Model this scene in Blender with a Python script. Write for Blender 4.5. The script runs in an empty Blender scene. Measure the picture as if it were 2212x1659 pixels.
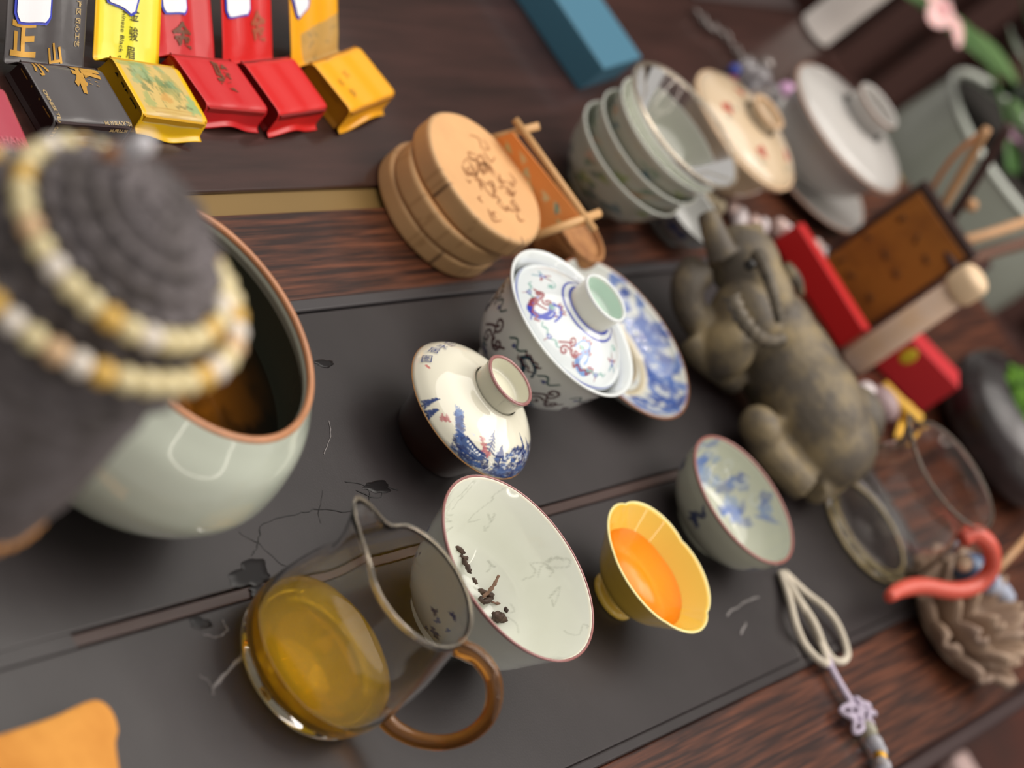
import bpy, bmesh, math, random
import numpy as np
from mathutils import Vector, Matrix, noise
PI = math.pi
random.seed(7); rng = np.random.default_rng(7)
SC = bpy.context.scene
COL = SC.collection

# ---------------- camera (rolled phone tele lens looking down at the tea table) ----------------
FPX, CX, CY = 5100.0, 1106.0, 829.5
PITCH, ROLL, YAW = math.radians(28.5), math.radians(53.3), math.radians(13.4)
CAM_H = 0.62
def _rz(v):
    c, s = math.cos(YAW), math.sin(YAW)
    return Vector((c*v[0]-s*v[1], s*v[0]+c*v[1], v[2]))
_F = _rz((0, math.cos(PITCH), -math.sin(PITCH)))
_u0 = _rz((0, math.sin(PITCH), math.cos(PITCH)))
_r0 = _rz((1, 0, 0))
_R = _r0*math.cos(ROLL) + _u0*math.sin(ROLL)
_U = _u0*math.cos(ROLL) - _r0*math.sin(ROLL)
cam_data = bpy.data.cameras.new('camera')
cam = bpy.data.objects.new('camera', cam_data); COL.objects.link(cam)
cam.matrix_world = Matrix(((_R.x, _U.x, -_F.x, 0), (_R.y, _U.y, -_F.y, 0), (_R.z, _U.z, -_F.z, CAM_H), (0, 0, 0, 1)))
cam_data.sensor_width = 36; cam_data.sensor_fit = 'HORIZONTAL'
cam_data.lens = FPX/2212*36; cam_data.clip_start = 0.02; cam_data.clip_end = 50
cam_data.dof.use_dof = True; cam_data.dof.focus_distance = 1.13; cam_data.dof.aperture_fstop = 5.6
SC.camera = cam
# ---------------- world, lights, exposure ----------------
SC.view_settings.view_transform = 'Standard'; SC.view_settings.look = 'None'
SC.view_settings.gamma = 1; SC.view_settings.use_curve_mapping = False
SC.view_settings.exposure = 0.0
wd = bpy.data.worlds.new('world'); SC.world = wd; wd.use_nodes = True
wd.node_tree.nodes['Background'].inputs[0].default_value = (0.95, 0.90, 0.84, 1)
wd.node_tree.nodes['Background'].inputs[1].default_value = 0.47
def area(name, loc, size, power, col, target=(0, 1.2, 0)):
    l = bpy.data.lights.new(name, 'AREA'); l.shape = 'DISK'; l.size = size; l.energy = power; l.color = col
    o = bpy.data.objects.new(name, l); COL.objects.link(o); o.location = loc
    o.rotation_euler = (Vector(target)-Vector(loc)).to_track_quat('-Z', 'Y').to_euler(); return o
area('ceiling_light_soft', (-0.5, 1.5, 2.6), 3.4, 74, (1, 0.95, 0.89))
area('ceiling_light_far', (0.7, 2.7, 2.4), 2.0, 36, (1, 0.93, 0.86), (0.1, 1.6, 0))
for k in range(12):
    a = k*2*PI/12
    l = bpy.data.lights.new('chandelier_bulb', 'POINT'); l.energy = 0.38; l.shadow_soft_size = 0.006; l.color = (1, 0.95, 0.86)
    o = bpy.data.objects.new('chandelier_bulb', l); COL.objects.link(o)
    o.location = (-0.45+0.16*math.cos(a)*(1+0.3*(k % 2)), 1.75+0.2*math.sin(a), 1.25+0.05*(k % 3))

def W(px, py, z=0.0):
    """point of the place at height z that the photograph shows at pixel px, py"""
    d = _F + _R*((px-CX)/FPX) - _U*((py-CY)/FPX)
    return Vector((0, 0, CAM_H)) + d*((z-CAM_H)/d.z)
def PX(w):
    d = Vector(w) - Vector((0, 0, CAM_H)); k = d.dot(_F)
    return CX+FPX*d.dot(_R)/k, CY-FPX*d.dot(_U)/k

# ---------------- helpers ----------------
def L(h):
    if not isinstance(h, str): return h
    h = h.lstrip('#'); o = []
    for i in (0, 2, 4):
        c = int(h[i:i+2], 16)/255; o.append(c/12.92 if c <= 0.04045 else ((c+0.055)/1.055)**2.4)
    return tuple(o)
_M = {}
def mat(name, col='ffffff', rough=0.5, metal=0, trans=0, ior=1.45, coat=0, paint=False, var=0.0, vscale=40, bump=0.0, bscale=200,
        col2=None, stretch=(1, 1, 1), emit=0, sss=0, spec=0.5, contrast=(0.35, 0.65), detail=4):
    if name in _M: return _M[name]
    m = bpy.data.materials.new(name); m.use_nodes = True; _M[name] = m
    nt = m.node_tree; b = nt.nodes['Principled BSDF']; I = b.inputs
    c = L(col); I['Base Color'].default_value = (*c, 1); I['Roughness'].default_value = rough; I['Metallic'].default_value = metal
    I['Transmission Weight'].default_value = trans; I['IOR'].default_value = ior; I['Coat Weight'].default_value = coat
    I['Coat Roughness'].default_value = 0.04; I['Specular IOR Level'].default_value = spec
    if sss: I['Subsurface Weight'].default_value = sss; I['Subsurface Scale'].default_value = 0.004
    if emit: I['Emission Color'].default_value = (*c, 1); I['Emission Strength'].default_value = emit
    N = nt.nodes.new; K = nt.links.new
    src = None
    if paint:
        a = N('ShaderNodeAttribute'); a.attribute_name = 'paint'; src = a.outputs['Color']
    if col2 or var or bump:
        tc = N('ShaderNodeTexCoord'); mp = N('ShaderNodeMapping'); K(tc.outputs['Object'], mp.inputs[0]); mp.inputs['Scale'].default_value = stretch
    if col2 or var:
        n = N('ShaderNodeTexNoise'); n.inputs['Scale'].default_value = vscale; n.inputs['Detail'].default_value = detail
        n.inputs['Roughness'].default_value = 0.62; K(mp.outputs[0], n.inputs[0])
        r = N('ShaderNodeMapRange'); r.inputs[1].default_value = contrast[0]; r.inputs[2].default_value = contrast[1]; K(n.outputs[0], r.inputs[0])
        mx = N('ShaderNodeMix'); mx.data_type = 'RGBA'; K(r.outputs[0], mx.inputs[0])
        if col2 and not paint:
            mx.inputs[6].default_value = (*c, 1); mx.inputs[7].default_value = (*L(col2), 1)
        else:
            mx.blend_type = 'MULTIPLY'; mx.inputs[7].default_value = (1-var, 1-var, 1-var, 1)
            if src: K(src, mx.inputs[6])
            else: mx.inputs[6].default_value = (*c, 1)
        src = mx.outputs[2]
    if src: K(src, I['Base Color'])
    if bump:
        n2 = N('ShaderNodeTexNoise'); n2.inputs['Scale'].default_value = bscale; n2.inputs['Detail'].default_value = 3; K(mp.outputs[0], n2.inputs[0])
        bp = N('ShaderNodeBump'); bp.inputs['Strength'].default_value = bump; bp.inputs['Distance'].default_value = 0.001
        K(n2.outputs[0], bp.inputs['Height']); K(bp.outputs[0], I['Normal'])
    return m

def mesh(name, verts, faces, material, parent=None, smooth=True, paint=None, loc=None):
    me = bpy.data.meshes.new(name)
    vv = [tuple(v) for v in verts] if not isinstance(verts, np.ndarray) else verts.tolist()
    me.from_pydata(vv, [], faces)
    me.polygons.foreach_set('use_smooth', [smooth]*len(me.polygons))
    if paint is not None:
        at = me.color_attributes.new('paint', 'FLOAT_COLOR', 'POINT')
        c = np.ones((len(vv), 4), np.float32); c[:, :3] = paint; at.data.foreach_set('color', c.ravel())
    me.materials.append(material); me.update()
    o = bpy.data.objects.new(name, me); COL.objects.link(o)
    if parent: o.parent = parent
    if loc is not None: o.location = loc
    return o
def tag(o, label=None, cat=None, group=None, kind=None):
    if label: o['label'] = label
    if cat: o['category'] = cat
    if group: o['group'] = group
    if kind: o['kind'] = kind
    return o
def thing(name, loc, label, cat, group=None, rz=0):
    o = bpy.data.objects.new(name, None); COL.objects.link(o); o.location = loc; o.rotation_euler = (0, 0, rz); o.empty_display_size = 0.01
    return tag(o, label, cat, group)
def bevel(o, w, seg=3):
    b = o.modifiers.new('bevel', 'BEVEL'); b.width = w; b.segments = seg; b.limit_method = 'ANGLE'; return o
def box(name, lo, hi, material, parent=None, bev=0.0008, M=None, smooth=False):
    v = [(x, y, z) for x in (lo[0], hi[0]) for y in (lo[1], hi[1]) for z in (lo[2], hi[2])]
    if M is not None: v = [tuple(M @ Vector(p)) for p in v]
    f = [(0, 1, 3, 2), (4, 6, 7, 5), (0, 4, 5, 1), (2, 3, 7, 6), (0, 2, 6, 4), (1, 5, 7, 3)]
    o = mesh(name, v, f, material, parent, smooth)
    if bev: bevel(o, bev)
    return o
def spline(pts, n=8, closed=False):
    """Catmull-Rom through the points; a repeated point makes a corner"""
    P = [np.array(p, float) for p in pts]; out = []; m = len(P)
    rng_ = range(m if closed else m-1)
    for i in rng_:
        p0 = P[(i-1) % m] if (closed or i > 0) else P[i]; p1 = P[i]; p2 = P[(i+1) % m]; p3 = P[(i+2) % m] if (closed or i+2 < m) else P[(i+1) % m]
        if np.allclose(p1, p2): continue
        for k in range(n):
            t = k/n
            out.append(0.5*((2*p1)+(-p0+p2)*t+(2*p0-5*p1+4*p2-p3)*t*t+(-p0+3*p1-3*p2+p3)*t**3))
    if not closed: out.append(P[-1])
    return np.array(out)
def resample(P, step):
    d = np.r_[0, np.cumsum(np.linalg.norm(np.diff(P, axis=0), axis=1))]
    n = max(4, int(d[-1]/step)); s = np.linspace(0, d[-1], n+1)
    return np.stack([np.interp(s, d, P[:, k]) for k in range(P.shape[1])], 1), s
def lathe(name, prof, material, parent=None, n=64, canvas=None, warp=None, loc=None, caps=True):
    """prof: array (r, z). canvas: painted pattern in (theta, arc length)"""
    prof = np.array(prof, float); m = len(prof)
    s = np.r_[0, np.cumsum(np.linalg.norm(np.diff(prof, axis=0), axis=1))]
    th = np.linspace(-PI, PI, n, endpoint=False)
    r = np.maximum(prof[:, 0], 1e-5)
    X = np.cos(th)[:, None]*r; Y = np.sin(th)[:, None]*r; Z = np.repeat(prof[:, 1][None], n, 0)
    V = np.stack([X, Y, Z], 2)
    if warp: V = warp(V, np.repeat(th[:, None], m, 1), np.repeat(s[None], n, 0))
    i = np.arange(n)[:, None]; j = np.arange(m-1)[None]; i2 = (i+1) % n
    Fq = np.stack([i*m+j, i2*m+j, i2*m+j+1, i*m+j+1], 2).reshape(-1, 4).tolist()
    paint = None
    if canvas is not None:
        paint = canvas.sample(np.repeat(th[:, None], m, 1).ravel(), np.repeat(s[None], n, 0).ravel())
    return mesh(name, V.reshape(-1, 3), Fq, material, parent, True, paint, loc)
def tube(name, pts, rad, material, parent=None, n=10, sm=6, closed=False, loc=None, raw=False):
    P = spline(pts, sm, closed) if sm else np.array(pts, float)
    m = len(P); R_ = rad if callable(rad) else (lambda t: rad)
    V = []; up = Vector((0.3, 0.2, 1)).normalized(); prev = None
    for k in range(m):
        a = P[(k-1) % m] if (closed or k > 0) else P[k]; b = P[(k+1) % m] if (closed or k < m-1) else P[k]
        t = Vector(b-a).normalized()
        u = (prev - t*prev.dot(t)) if prev is not None else (up - t*up.dot(t))
        if u.length < 1e-6: u = t.orthogonal()
        u.normalize(); prev = u; v = t.cross(u); r = R_(k/(m-1))
        for q in range(n):
            a_ = 2*PI*q/n; V.append(Vector(P[k]) + (u*math.cos(a_)+v*math.sin(a_))*r)
    Fc = []
    for k in range(m if closed else m-1):
        for q in range(n): Fc.append((k*n+q, k*n+(q+1) % n, ((k+1) % m)*n+(q+1) % n, ((k+1) % m)*n+q))
    if not closed: Fc.append(tuple(range(n))[::-1]); Fc.append(tuple((m-1)*n+q for q in range(n)))
    if raw: return V, Fc
    return mesh(name, V, Fc, material, parent, True, None, loc)
def sphere_data(r=1, nu=12, nv=8, sc=(1, 1, 1)):
    V = [(0, 0, r*sc[2])]; F_ = []
    for j in range(1, nv):
        a = PI*j/nv
        for i in range(nu): b = 2*PI*i/nu; V.append((r*sc[0]*math.sin(a)*math.cos(b), r*sc[1]*math.sin(a)*math.sin(b), r*sc[2]*math.cos(a)))
    V.append((0, 0, -r*sc[2])); e = len(V)-1
    for i in range(nu):
        F_.append((0, 1+i, 1+(i+1) % nu)); F_.append((e, e-nu+(i+1) % nu, e-nu+i))
        for j in range(nv-2): F_.append((1+j*nu+i, 1+(j+1)*nu+i, 1+(j+1)*nu+(i+1) % nu, 1+j*nu+(i+1) % nu))
    return V, F_
def merge(parts):
    V = []; F_ = []
    for v, f in parts:
        b = len(V); V += [tuple(p) for p in v]; F_ += [tuple(i+b for i in q) for q in f]
    return V, F_
def xf(data, M): return [tuple(M @ Vector(v)) for v in data[0]], data[1]
def grid_surface(fn, nu, nv):
    V = [tuple(fn(i/(nu-1), j/(nv-1))) for i in range(nu) for j in range(nv)]
    F_ = [(i*nv+j, (i+1)*nv+j, (i+1)*nv+j+1, i*nv+j+1) for i in range(nu-1) for j in range(nv-1)]
    return V, F_
def solid(o, t, off=0):
    s = o.modifiers.new('solid', 'SOLIDIFY'); s.thickness = t; s.offset = off; return o

# painted decoration: a canvas sampled onto the vertices of a surface
class Canvas:
    def __init__(s, width, height, base, res=2500, periodic=True):
        s.w, s.h, s.res, s.per = width, height, res, periodic
        s.nx, s.ny = int(width*res)+1, int(height*res)+1
        s.a = np.zeros((s.ny, s.nx, 3)); s.a[:] = L(base)
    def _blend(s, x0, x1, y0, y1, fn, col, alpha):
        ix0, ix1 = int(math.floor(x0*s.res)), int(math.ceil(x1*s.res)); iy0, iy1 = max(0, int(y0*s.res)), min(s.ny-1, int(math.ceil(y1*s.res)))
        if iy1 < iy0: return
        xs = np.arange(ix0, ix1+1); ys = np.arange(iy0, iy1+1)
        X, Y = np.meshgrid(xs/s.res, ys/s.res); a = np.clip(fn(X, Y), 0, 1)*alpha
        if s.per: xi = xs % s.nx
        else:
            k = (xs >= 0) & (xs < s.nx); xi = xs[k]; a = a[:, k]
        if len(xi) == 0: return
        reg = s.a[iy0:iy1+1][:, xi]; s.a[iy0:iy1+1, xi] = reg*(1-a[..., None]) + np.array(L(col))*a[..., None]
    def stroke(s, pts, w, col, alpha=1, w1=None):
        P = np.array(pts, float); n = len(P)-1
        for k in range(n):
            p, q = P[k], P[k+1]; ww = w if w1 is None else w+(w1-w)*(k+0.5)/n
            def fn(X, Y, p=p, q=q, ww=ww):
                d = q-p; L2 = max(d@d, 1e-14); t = np.clip(((X-p[0])*d[0]+(Y-p[1])*d[1])/L2, 0, 1)
                D = np.hypot(X-p[0]-t*d[0], Y-p[1]-t*d[1]); return (ww/2-D)*s.res+0.6
            m = ww/2+1.5/s.res
            s._blend(min(p[0], q[0])-m, max(p[0], q[0])+m, min(p[1], q[1])-m, max(p[1], q[1])+m, fn, col, alpha)
    def blob(s, c, rx, ry, col, alpha=1, rough=0.25, ang=0, soft=1.0):
        ph = [rng.uniform(0, 6.28) for _ in range(4)]; ca, sa = math.cos(ang), math.sin(ang); R0 = max(rx, ry)*1.5
        def fn(X, Y):
            dx, dy = X-c[0], Y-c[1]; u = (dx*ca+dy*sa)/rx; v = (-dx*sa+dy*ca)/ry; t = np.arctan2(v, u)
            r = 1+rough*(0.5*np.sin(3*t+ph[0])+0.35*np.sin(5*t+ph[1])+0.25*np.sin(9*t+ph[2])+0.2*np.sin(14*t+ph[3]))
            return (r-np.hypot(u, v))*min(rx, ry)*s.res/soft+0.5
        s._blend(c[0]-R0, c[0]+R0, c[1]-R0, c[1]+R0, fn, col, alpha)
    def sample(s, th, sl, xoff=0.5):
        x = ((th/(2*PI)+xoff) % 1.0)*(s.nx-1); y = np.clip(sl/s.h, 0, 1)*(s.ny-1)
        return s.bil(x, y)
    def bil(s, x, y):
        x0 = np.floor(x).astype(int); y0 = np.floor(y).astype(int); fx = (x-x0)[:, None]; fy = (y-y0)[:, None]
        x1 = (x0+1) % s.nx if s.per else np.minimum(x0+1, s.nx-1); y1 = np.minimum(y0+1, s.ny-1); x0 = x0 % s.nx
        return (s.a[y0, x0]*(1-fx)+s.a[y0, x1]*fx)*(1-fy)+(s.a[y1, x0]*(1-fx)+s.a[y1, x1]*fx)*fy
    def band(s, y0, y1, col, alpha=1):
        i0, i1 = max(0, int(y0*s.res)), min(s.ny, int(math.ceil(y1*s.res))); s.a[i0:i1] = s.a[i0:i1]*(1-alpha)+np.array(L(col))*alpha
def spiral(c, r, a0, turns, k=1, n=22):
    t = np.linspace(0, 1, n); a = a0+k*turns*2*PI*t; rr = r*(1-0.82*t)
    return np.stack([c[0]+rr*np.cos(a), c[1]+rr*np.sin(a)], 1)
# ---------------- the setting and the table ----------------
FLOOR_Z = -0.74
def tx(px, py): return W(px, py, 0).x
xs0, xs1 = (tx(405, 415)+tx(810, 402))/2, (tx(440, 465)+tx(830, 448))/2
xb = (tx(600, 657)+tx(1073, 601))/2
xm0, xm1 = (tx(480, 1290)+tx(1180, 1080)+tx(1470, 1010))/3, (tx(480, 1310)+tx(1250, 1100)+tx(170, 1395))/3
xf_ = (tx(1300, 1655)+tx(1740, 1430)+tx(1990, 1330))/3
xe = (tx(2053, 1590)+tx(2212, 1478))/2
YA, YB = 0.25, W(1829, 183, 0).y
YT = W(1985, 1235, 0).y
m_wood = mat('dark_rosewood', '281713', 0.30, coat=0.3, col2='412823', vscale=9, stretch=(9, 0.7, 9), bump=0.08, bscale=60, contrast=(0.3, 0.72), detail=8)
m_wood_r = mat('red_rosewood', '27120d', 0.36, coat=0.1, col2='653824', vscale=13, stretch=(26, 0.9, 26), bump=0.1, bscale=60, contrast=(0.42, 0.66), detail=9)
m_stone = mat('black_stone', '211c1d', 0.40, col2='342f30', vscale=5, bump=0.05, bscale=900, contrast=(0.3, 0.7), detail=6, coat=0.03)
m_stone_edge = mat('stone_edge', '3d3a3c', 0.35, coat=0.1)
m_inlay = mat('brown_inlay', '3a2925', 0.42, col2='4a3833', vscale=8, stretch=(8, 0.7, 8))
m_brass = mat('brass_channel', '82683c', 0.42, metal=0.25, var=0.08, vscale=4)
fl = box('floor', (-3, -1, FLOOR_Z-0.05), (3, 6, FLOOR_Z), mat('dark_floor', '2a120c', 0.4, col2='1a0c08', vscale=4)); tag(fl, kind='structure')
wl = box('wall_back', (-3, 5.6, FLOOR_Z), (3, 5.7, 2.4), mat('dim_wall', '3a2420', 0.7, col2='2a1815', vscale=2)); tag(wl, kind='structure')
tb = thing('tea_table', (0, 1.3, FLOOR_Z), 'dark rosewood tea table with a brass channel, holding all the tea ware', 'table')
def tpart(name, x0, x1, y0, y1, z0, z1, m, bev=0.0012):
    o = box(name, (x0, y0-1.3, z0-FLOOR_Z), (x1, y1-1.3, z1-FLOOR_Z), m, tb, bev); return o
tpart('plank', -0.75, xs0, YA, YB, -0.03, 0, m_wood)
tag(tpart('plank', xs1, xb, YA, YB, -0.03, 0, m_wood_r), 'narrow red brown plank between brass channel and stone tray')
tpart('brass_strip', xs0, xs1, YA, YB, -0.03, -0.0025, m_brass, 0.0004)
tag(tpart('plank', xf_, xe, YA, YB, -0.03, -0.003, m_wood_r), 'front plank with strong red grain')
tpart('edge_moulding', xe, xe+0.012, YA, YB, -0.045, -0.010, mat('moulding', '3b2c2c', 0.4), 0.004)
tpart('apron', xe-0.02, xe+0.004, YA, YB, -0.16, -0.045, mat('apron', '4a1d0e', 0.5, col2='2a100a', vscale=8))
tpart('underframe', -0.7, xe-0.03, YA+0.02, YB-0.02, -0.07, -0.031, m_wood)
tag(tpart('plank', xb, xf_, YT+0.0125, YB, -0.03, -0.001, m_wood_r), 'short plank filling in beyond the tray end')
for sx in (-0.68, xe-0.08):
    for sy in (YA+0.05, YB-0.12): tpart('leg', sx, sx+0.07, sy, sy+0.07, FLOOR_Z, -0.07, m_wood, 0.004)
ty = thing('tea_tray', (0, 1.0, 0), 'long black stone tea tray set into the rosewood table', 'tray')
def ypart(name, x0, x1, y0, y1, z0, z1, m, bev=0.001): return box(name, (x0, y0-1, z0), (x1, y1-1, z1), m, ty, bev)
SY0 = W(155, 1375, 0).y
ypart('slab', xb+0.0075, xm0, 0.3, YT, -0.012, 0, m_stone)
ypart('slab', xm1, xf_-0.006, 0.3, YT, -0.012, 0, m_stone)
ypart('slab', xm0, xm1, 0.3, SY0, -0.012, 0, m_stone, 0)
tag(ypart('inlay_strip', xm0+0.0006, xm1-0.0006, SY0, YT, -0.012, -0.0008, m_inlay, 0.0006), 'brown wooden strip let into the stone')
ypart('rim', xb, xb+0.0070, 0.3, YT, -0.014, 0.0012, m_stone_edge, 0.0012)
ypart('rim', xf_-0.006, xf_, 0.3, YT, -0.014, 0.0002, m_stone, 0.0012)
ypart('rim', xb, xf_, YT, YT+0.012, -0.014, 0.003, m_stone_edge, 0.0012)
m_wet = mat('water_film', '161314', 0.28, spec=0.25)
def crack(pts, w=0.0005, mm=None, n=5):
    P = [W(x, y, 0.0003)-Vector((0, 1, 0)) for x, y in pts]; Q = spline([tuple(p) for p in P], n); r = 0.0004
    Q[:, :2] += rng.normal(0, r, (len(Q), 2)); V = []; 
    for k in range(len(Q)):
        d = Q[min(k+1, len(Q)-1)]-Q[max(k-1, 0)]; nn = np.array([-d[1], d[0], 0]); nn /= max(np.linalg.norm(nn), 1e-9)
        ww = w*(0.5+rng.random()*0.8); V += [Q[k]+nn*ww/2, Q[k]-nn*ww/2]
    return mesh('hairline_crack', V, [(2*k, 2*k+1, 2*k+3, 2*k+2) for k in range(len(Q)-1)], mm or mat('crack_dark', '100d0d', 0.6), ty)
crack([(745, 1040), (790, 1050), (800, 1085), (770, 1105), (690, 1100), (640, 1110), (570, 1130), (560, 1170), (545, 1200)])
crack([(520, 1150), (560, 1175), (610, 1220), (650, 1230)], 0.0004)
crack([(770, 1060), (820, 1075), (830, 1050), (860, 1060)], 0.0006)
crack([(700, 1060), (690, 1110), (695, 1130)], 0.0003)
m_chalk = mat('chalky_scuff', '75706f', 0.7)
crack([(540, 1400), (500, 1440), (460, 1490)], 0.0016, m_chalk); crack([(480, 1340), (490, 1360), (470, 1375), (440, 1370)], 0.0006, m_chalk)
crack([(430, 1455), (455, 1480), (460, 1500)], 0.0006, m_chalk); crack([(1570, 1330), (1610, 1300), (1640, 1290)], 0.0012, m_chalk)
crack([(1600, 1370), (1612, 1345)], 0.0014, m_chalk); crack([(1690, 1330), (1720, 1400), (1735, 1430)], 0.0006, m_chalk)
crack([(700, 980), (715, 940), (712, 910)], 0.0005, m_chalk)
def puddle(cx, cy, rx, ry, label, seed):
    r_ = np.random.default_rng(seed); c = W(cx, cy, 0); n = 48; ph = r_.uniform(0, 6.28, 4); V = [(0, 0, 0.00045)]
    for ring, (k, z) in enumerate(((0.6, 0.00045), (0.9, 0.0004), (1.0, 0.0001))):
        for i in range(n):
            a = 2*PI*i/n; q = 1+0.16*math.sin(2*a+ph[0])+0.13*math.sin(3*a+ph[1])+0.08*math.sin(6*a+ph[2])+0.04*math.sin(11*a+ph[3])
            p = W(cx+rx*k*q*math.cos(a), cy+ry*k*q*math.sin(a), 0); V.append((p.x-c.x, p.y-c.y, z))
    F_ = [(0, 1+i, 1+(i+1) % n) for i in range(n)] + [(1+r*n+i, 1+(r+1)*n+i, 1+(r+1)*n+(i+1) % n, 1+r*n+(i+1) % n) for r in range(2) for i in range(n)]
    return tag(mesh('water_puddle', V, F_, m_wet, loc=c), label, 'water')
puddle(540, 1240, 42, 30, 'dark wet blot on the stone between celadon bowl and tea jug', 1)
puddle(572, 1278, 30, 16, 'wet patch across the tray seam just left of the tea jug', 2)
puddle(432, 1346, 22, 14, 'small dark wet spot under the brown inlay strip', 3)
puddle(700, 785, 22, 8, 'thin dark wet mark on stone right of the celadon bowl', 4)
puddle(815, 1052, 32, 12, 'wet streak on stone above the tea jug spout', 5)

# ---------------- text as meshes ----------------
def text2d(body, size, offset=0.0, sub=0.0015, spacing=1.0):
    c = bpy.data.curves.new('lettering_curve', 'FONT'); c.body = body; c.size = size; c.offset = offset*size; c.align_x = 'CENTER'; c.align_y = 'CENTER'
    c.resolution_u = 2; c.space_character = spacing
    o = bpy.data.objects.new('lettering_curve', c); COL.objects.link(o); me = o.to_mesh()
    bm = bmesh.new(); bm.from_mesh(me); bmesh.ops.triangulate(bm, faces=bm.faces[:])
    for _ in range(3):
        e = [e for e in bm.edges if e.calc_length() > sub]
        if not e: break
        bmesh.ops.subdivide_edges(bm, edges=e, cuts=1); bmesh.ops.triangulate(bm, faces=[f for f in bm.faces if len(f.verts) > 3])
    bm.verts.index_update(); V = np.array([v.co[:2] for v in bm.verts]); F_ = [tuple(v.index for v in f.verts) for f in bm.faces]
    bm.free(); o.to_mesh_clear(); bpy.data.objects.remove(o); bpy.data.curves.remove(c)
    return V, F_
def rot2(V, a): c, s = math.cos(a), math.sin(a); return np.stack([V[:, 0]*c-V[:, 1]*s, V[:, 0]*s+V[:, 1]*c], 1)

# ---------------- tea packets ----------------
def corner_round(P, r, n=5):
    out = [np.array(P[0], float)]
    for k in range(1, len(P)-1):
        p, a, b = np.array(P[k], float), np.array(P[k-1], float), np.array(P[k+1], float)
        da, db = a-p, b-p; la, lb = np.linalg.norm(da), np.linalg.norm(db); q = min(r, la*0.45, lb*0.45)
        A, B = p+da/la*q, p+db/lb*q
        for t in np.linspace(0, 1, n): out.append((1-t)**2*A+2*t*(1-t)*p+t*t*B)
    out.append(np.array(P[-1], float)); return np.array(out)
class Packet:
    def __init__(s, px, hb, label, taildir, col, side, rough=0.32, tail=0.075, flap=0.003, canvas=None, wave=0.0015, group=None, tw=1.0, metal=0.0, dip=0.003, flapz=0.0025):
        c = [W(x, y, hb) for x, y in px]; s.O = (c[0]+c[1])/2; s.O.z = 0
        ey = ((c[1]-c[0])+(c[2]-c[3]))/2; s.w = ey.length; s.ey = ey/s.w
        ex = ((c[3]-c[0])+(c[2]-c[1]))/2; s.L = ex.length; s.ex = ex/s.L; s.hb = hb
        base = Vector((0, 0, dip))+s.O; best = None
        for k in range(0, 86):
            al = math.radians(k); d = -s.ex*math.cos(al)+Vector((0, 0, math.sin(al)))
            a, b = PX(base), PX(base+d*0.03); v = Vector((b[0]-a[0], b[1]-a[1])).normalized(); t = Vector(taildir).normalized()
            e = (v-t).length
            if best is None or e < best[0]: best = (e, al)
        al = best[1]; s.al = al
        prof = [(-0.004-tail*math.cos(al), dip+tail*math.sin(al)), (-0.0045, dip), (0.0005, hb), (s.L, hb), (s.L+0.0022, flapz), (s.L+0.0022+flap, flapz-0.001)]
        P = corner_round(prof, 0.0035, 7); s.P, s.S_ = resample(P, 0.0008); s.T = s.S_[-1]; s.wave = wave; s.tw = tw
        s.ph = rng.uniform(0, 6.28, 3); s.tfold = s.S_[np.argmin(np.hypot(s.P[:, 0]+0.0045, s.P[:, 1]-dip))]
        s.root = thing('tea_packet', s.O, label, 'tea packet', group or 'foil tea packets in the row')
        nu = 48; V = [s.S((i/(nu-1)-0.5)*s.w, t) for i in range(nu) for t in s.S_]; nv = len(s.S_)
        F_ = [(i*nv+j, (i+1)*nv+j, (i+1)*nv+j+1, i*nv+j+1) for i in range(nu-1) for j in range(nv-1)]
        paint = None
        if canvas:
            cv = Canvas(s.w, s.T, col, 3000, False); canvas(cv, s)
            uu = np.repeat(np.linspace(0, 1, nu), nv)*(cv.nx-1); tt = np.tile(s.S_/s.T, nu)*(cv.ny-1); paint = cv.bil(uu, tt)
        m = mat('foil_'+label.split()[0]+col, col, rough, paint=paint is not None, coat=0.25, bump=0.12, bscale=120, metal=metal)
        solid(mesh('wrapper', V, F_, m, s.root, True, paint), 0.0003, 0)
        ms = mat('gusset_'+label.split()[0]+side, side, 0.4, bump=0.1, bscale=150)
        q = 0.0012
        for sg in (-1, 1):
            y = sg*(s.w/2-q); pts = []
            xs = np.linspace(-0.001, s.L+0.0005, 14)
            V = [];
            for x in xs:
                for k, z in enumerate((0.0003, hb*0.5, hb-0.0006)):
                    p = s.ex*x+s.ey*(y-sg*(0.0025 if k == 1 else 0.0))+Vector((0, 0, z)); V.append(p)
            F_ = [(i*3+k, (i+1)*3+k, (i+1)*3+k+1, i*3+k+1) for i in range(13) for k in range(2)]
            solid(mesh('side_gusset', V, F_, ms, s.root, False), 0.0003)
        V = [s.ex*x+s.ey*y+Vector((0, 0, z)) for x in (-0.0005, s.L+0.001) for y in (-s.w/2+0.002, s.w/2-0.002) for z in (0.0002, hb-0.001)]
        mesh('filling', V, [(0, 1, 3, 2), (4, 6, 7, 5), (0, 4, 5, 1), (2, 3, 7, 6), (0, 2, 6, 4), (1, 5, 7, 3)], ms, s.root, False)
    def S(s, u, t):
        x = float(np.interp(t, s.S_, s.P[:, 0])); z = float(np.interp(t, s.S_, s.P[:, 1]))
        f = u/s.w*2; z += s.wave*0.5*math.sin(7*f+s.ph[0])*min(1, abs(t-s.tfold)/0.01)*(1 if t < s.tfold else 0.25)
        if t > s.T-0.010: z += s.wave*1.2*(math.sin(3.2*f+s.ph[1])+0.6)*min(1, (t-s.T+0.010)/0.008)
        if z < 0.0004: z = 0.0004
        k = 1.0 if t > s.tfold else s.tw
        return s.ex*x + s.ey*u*k + Vector((0, 0, z))
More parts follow.
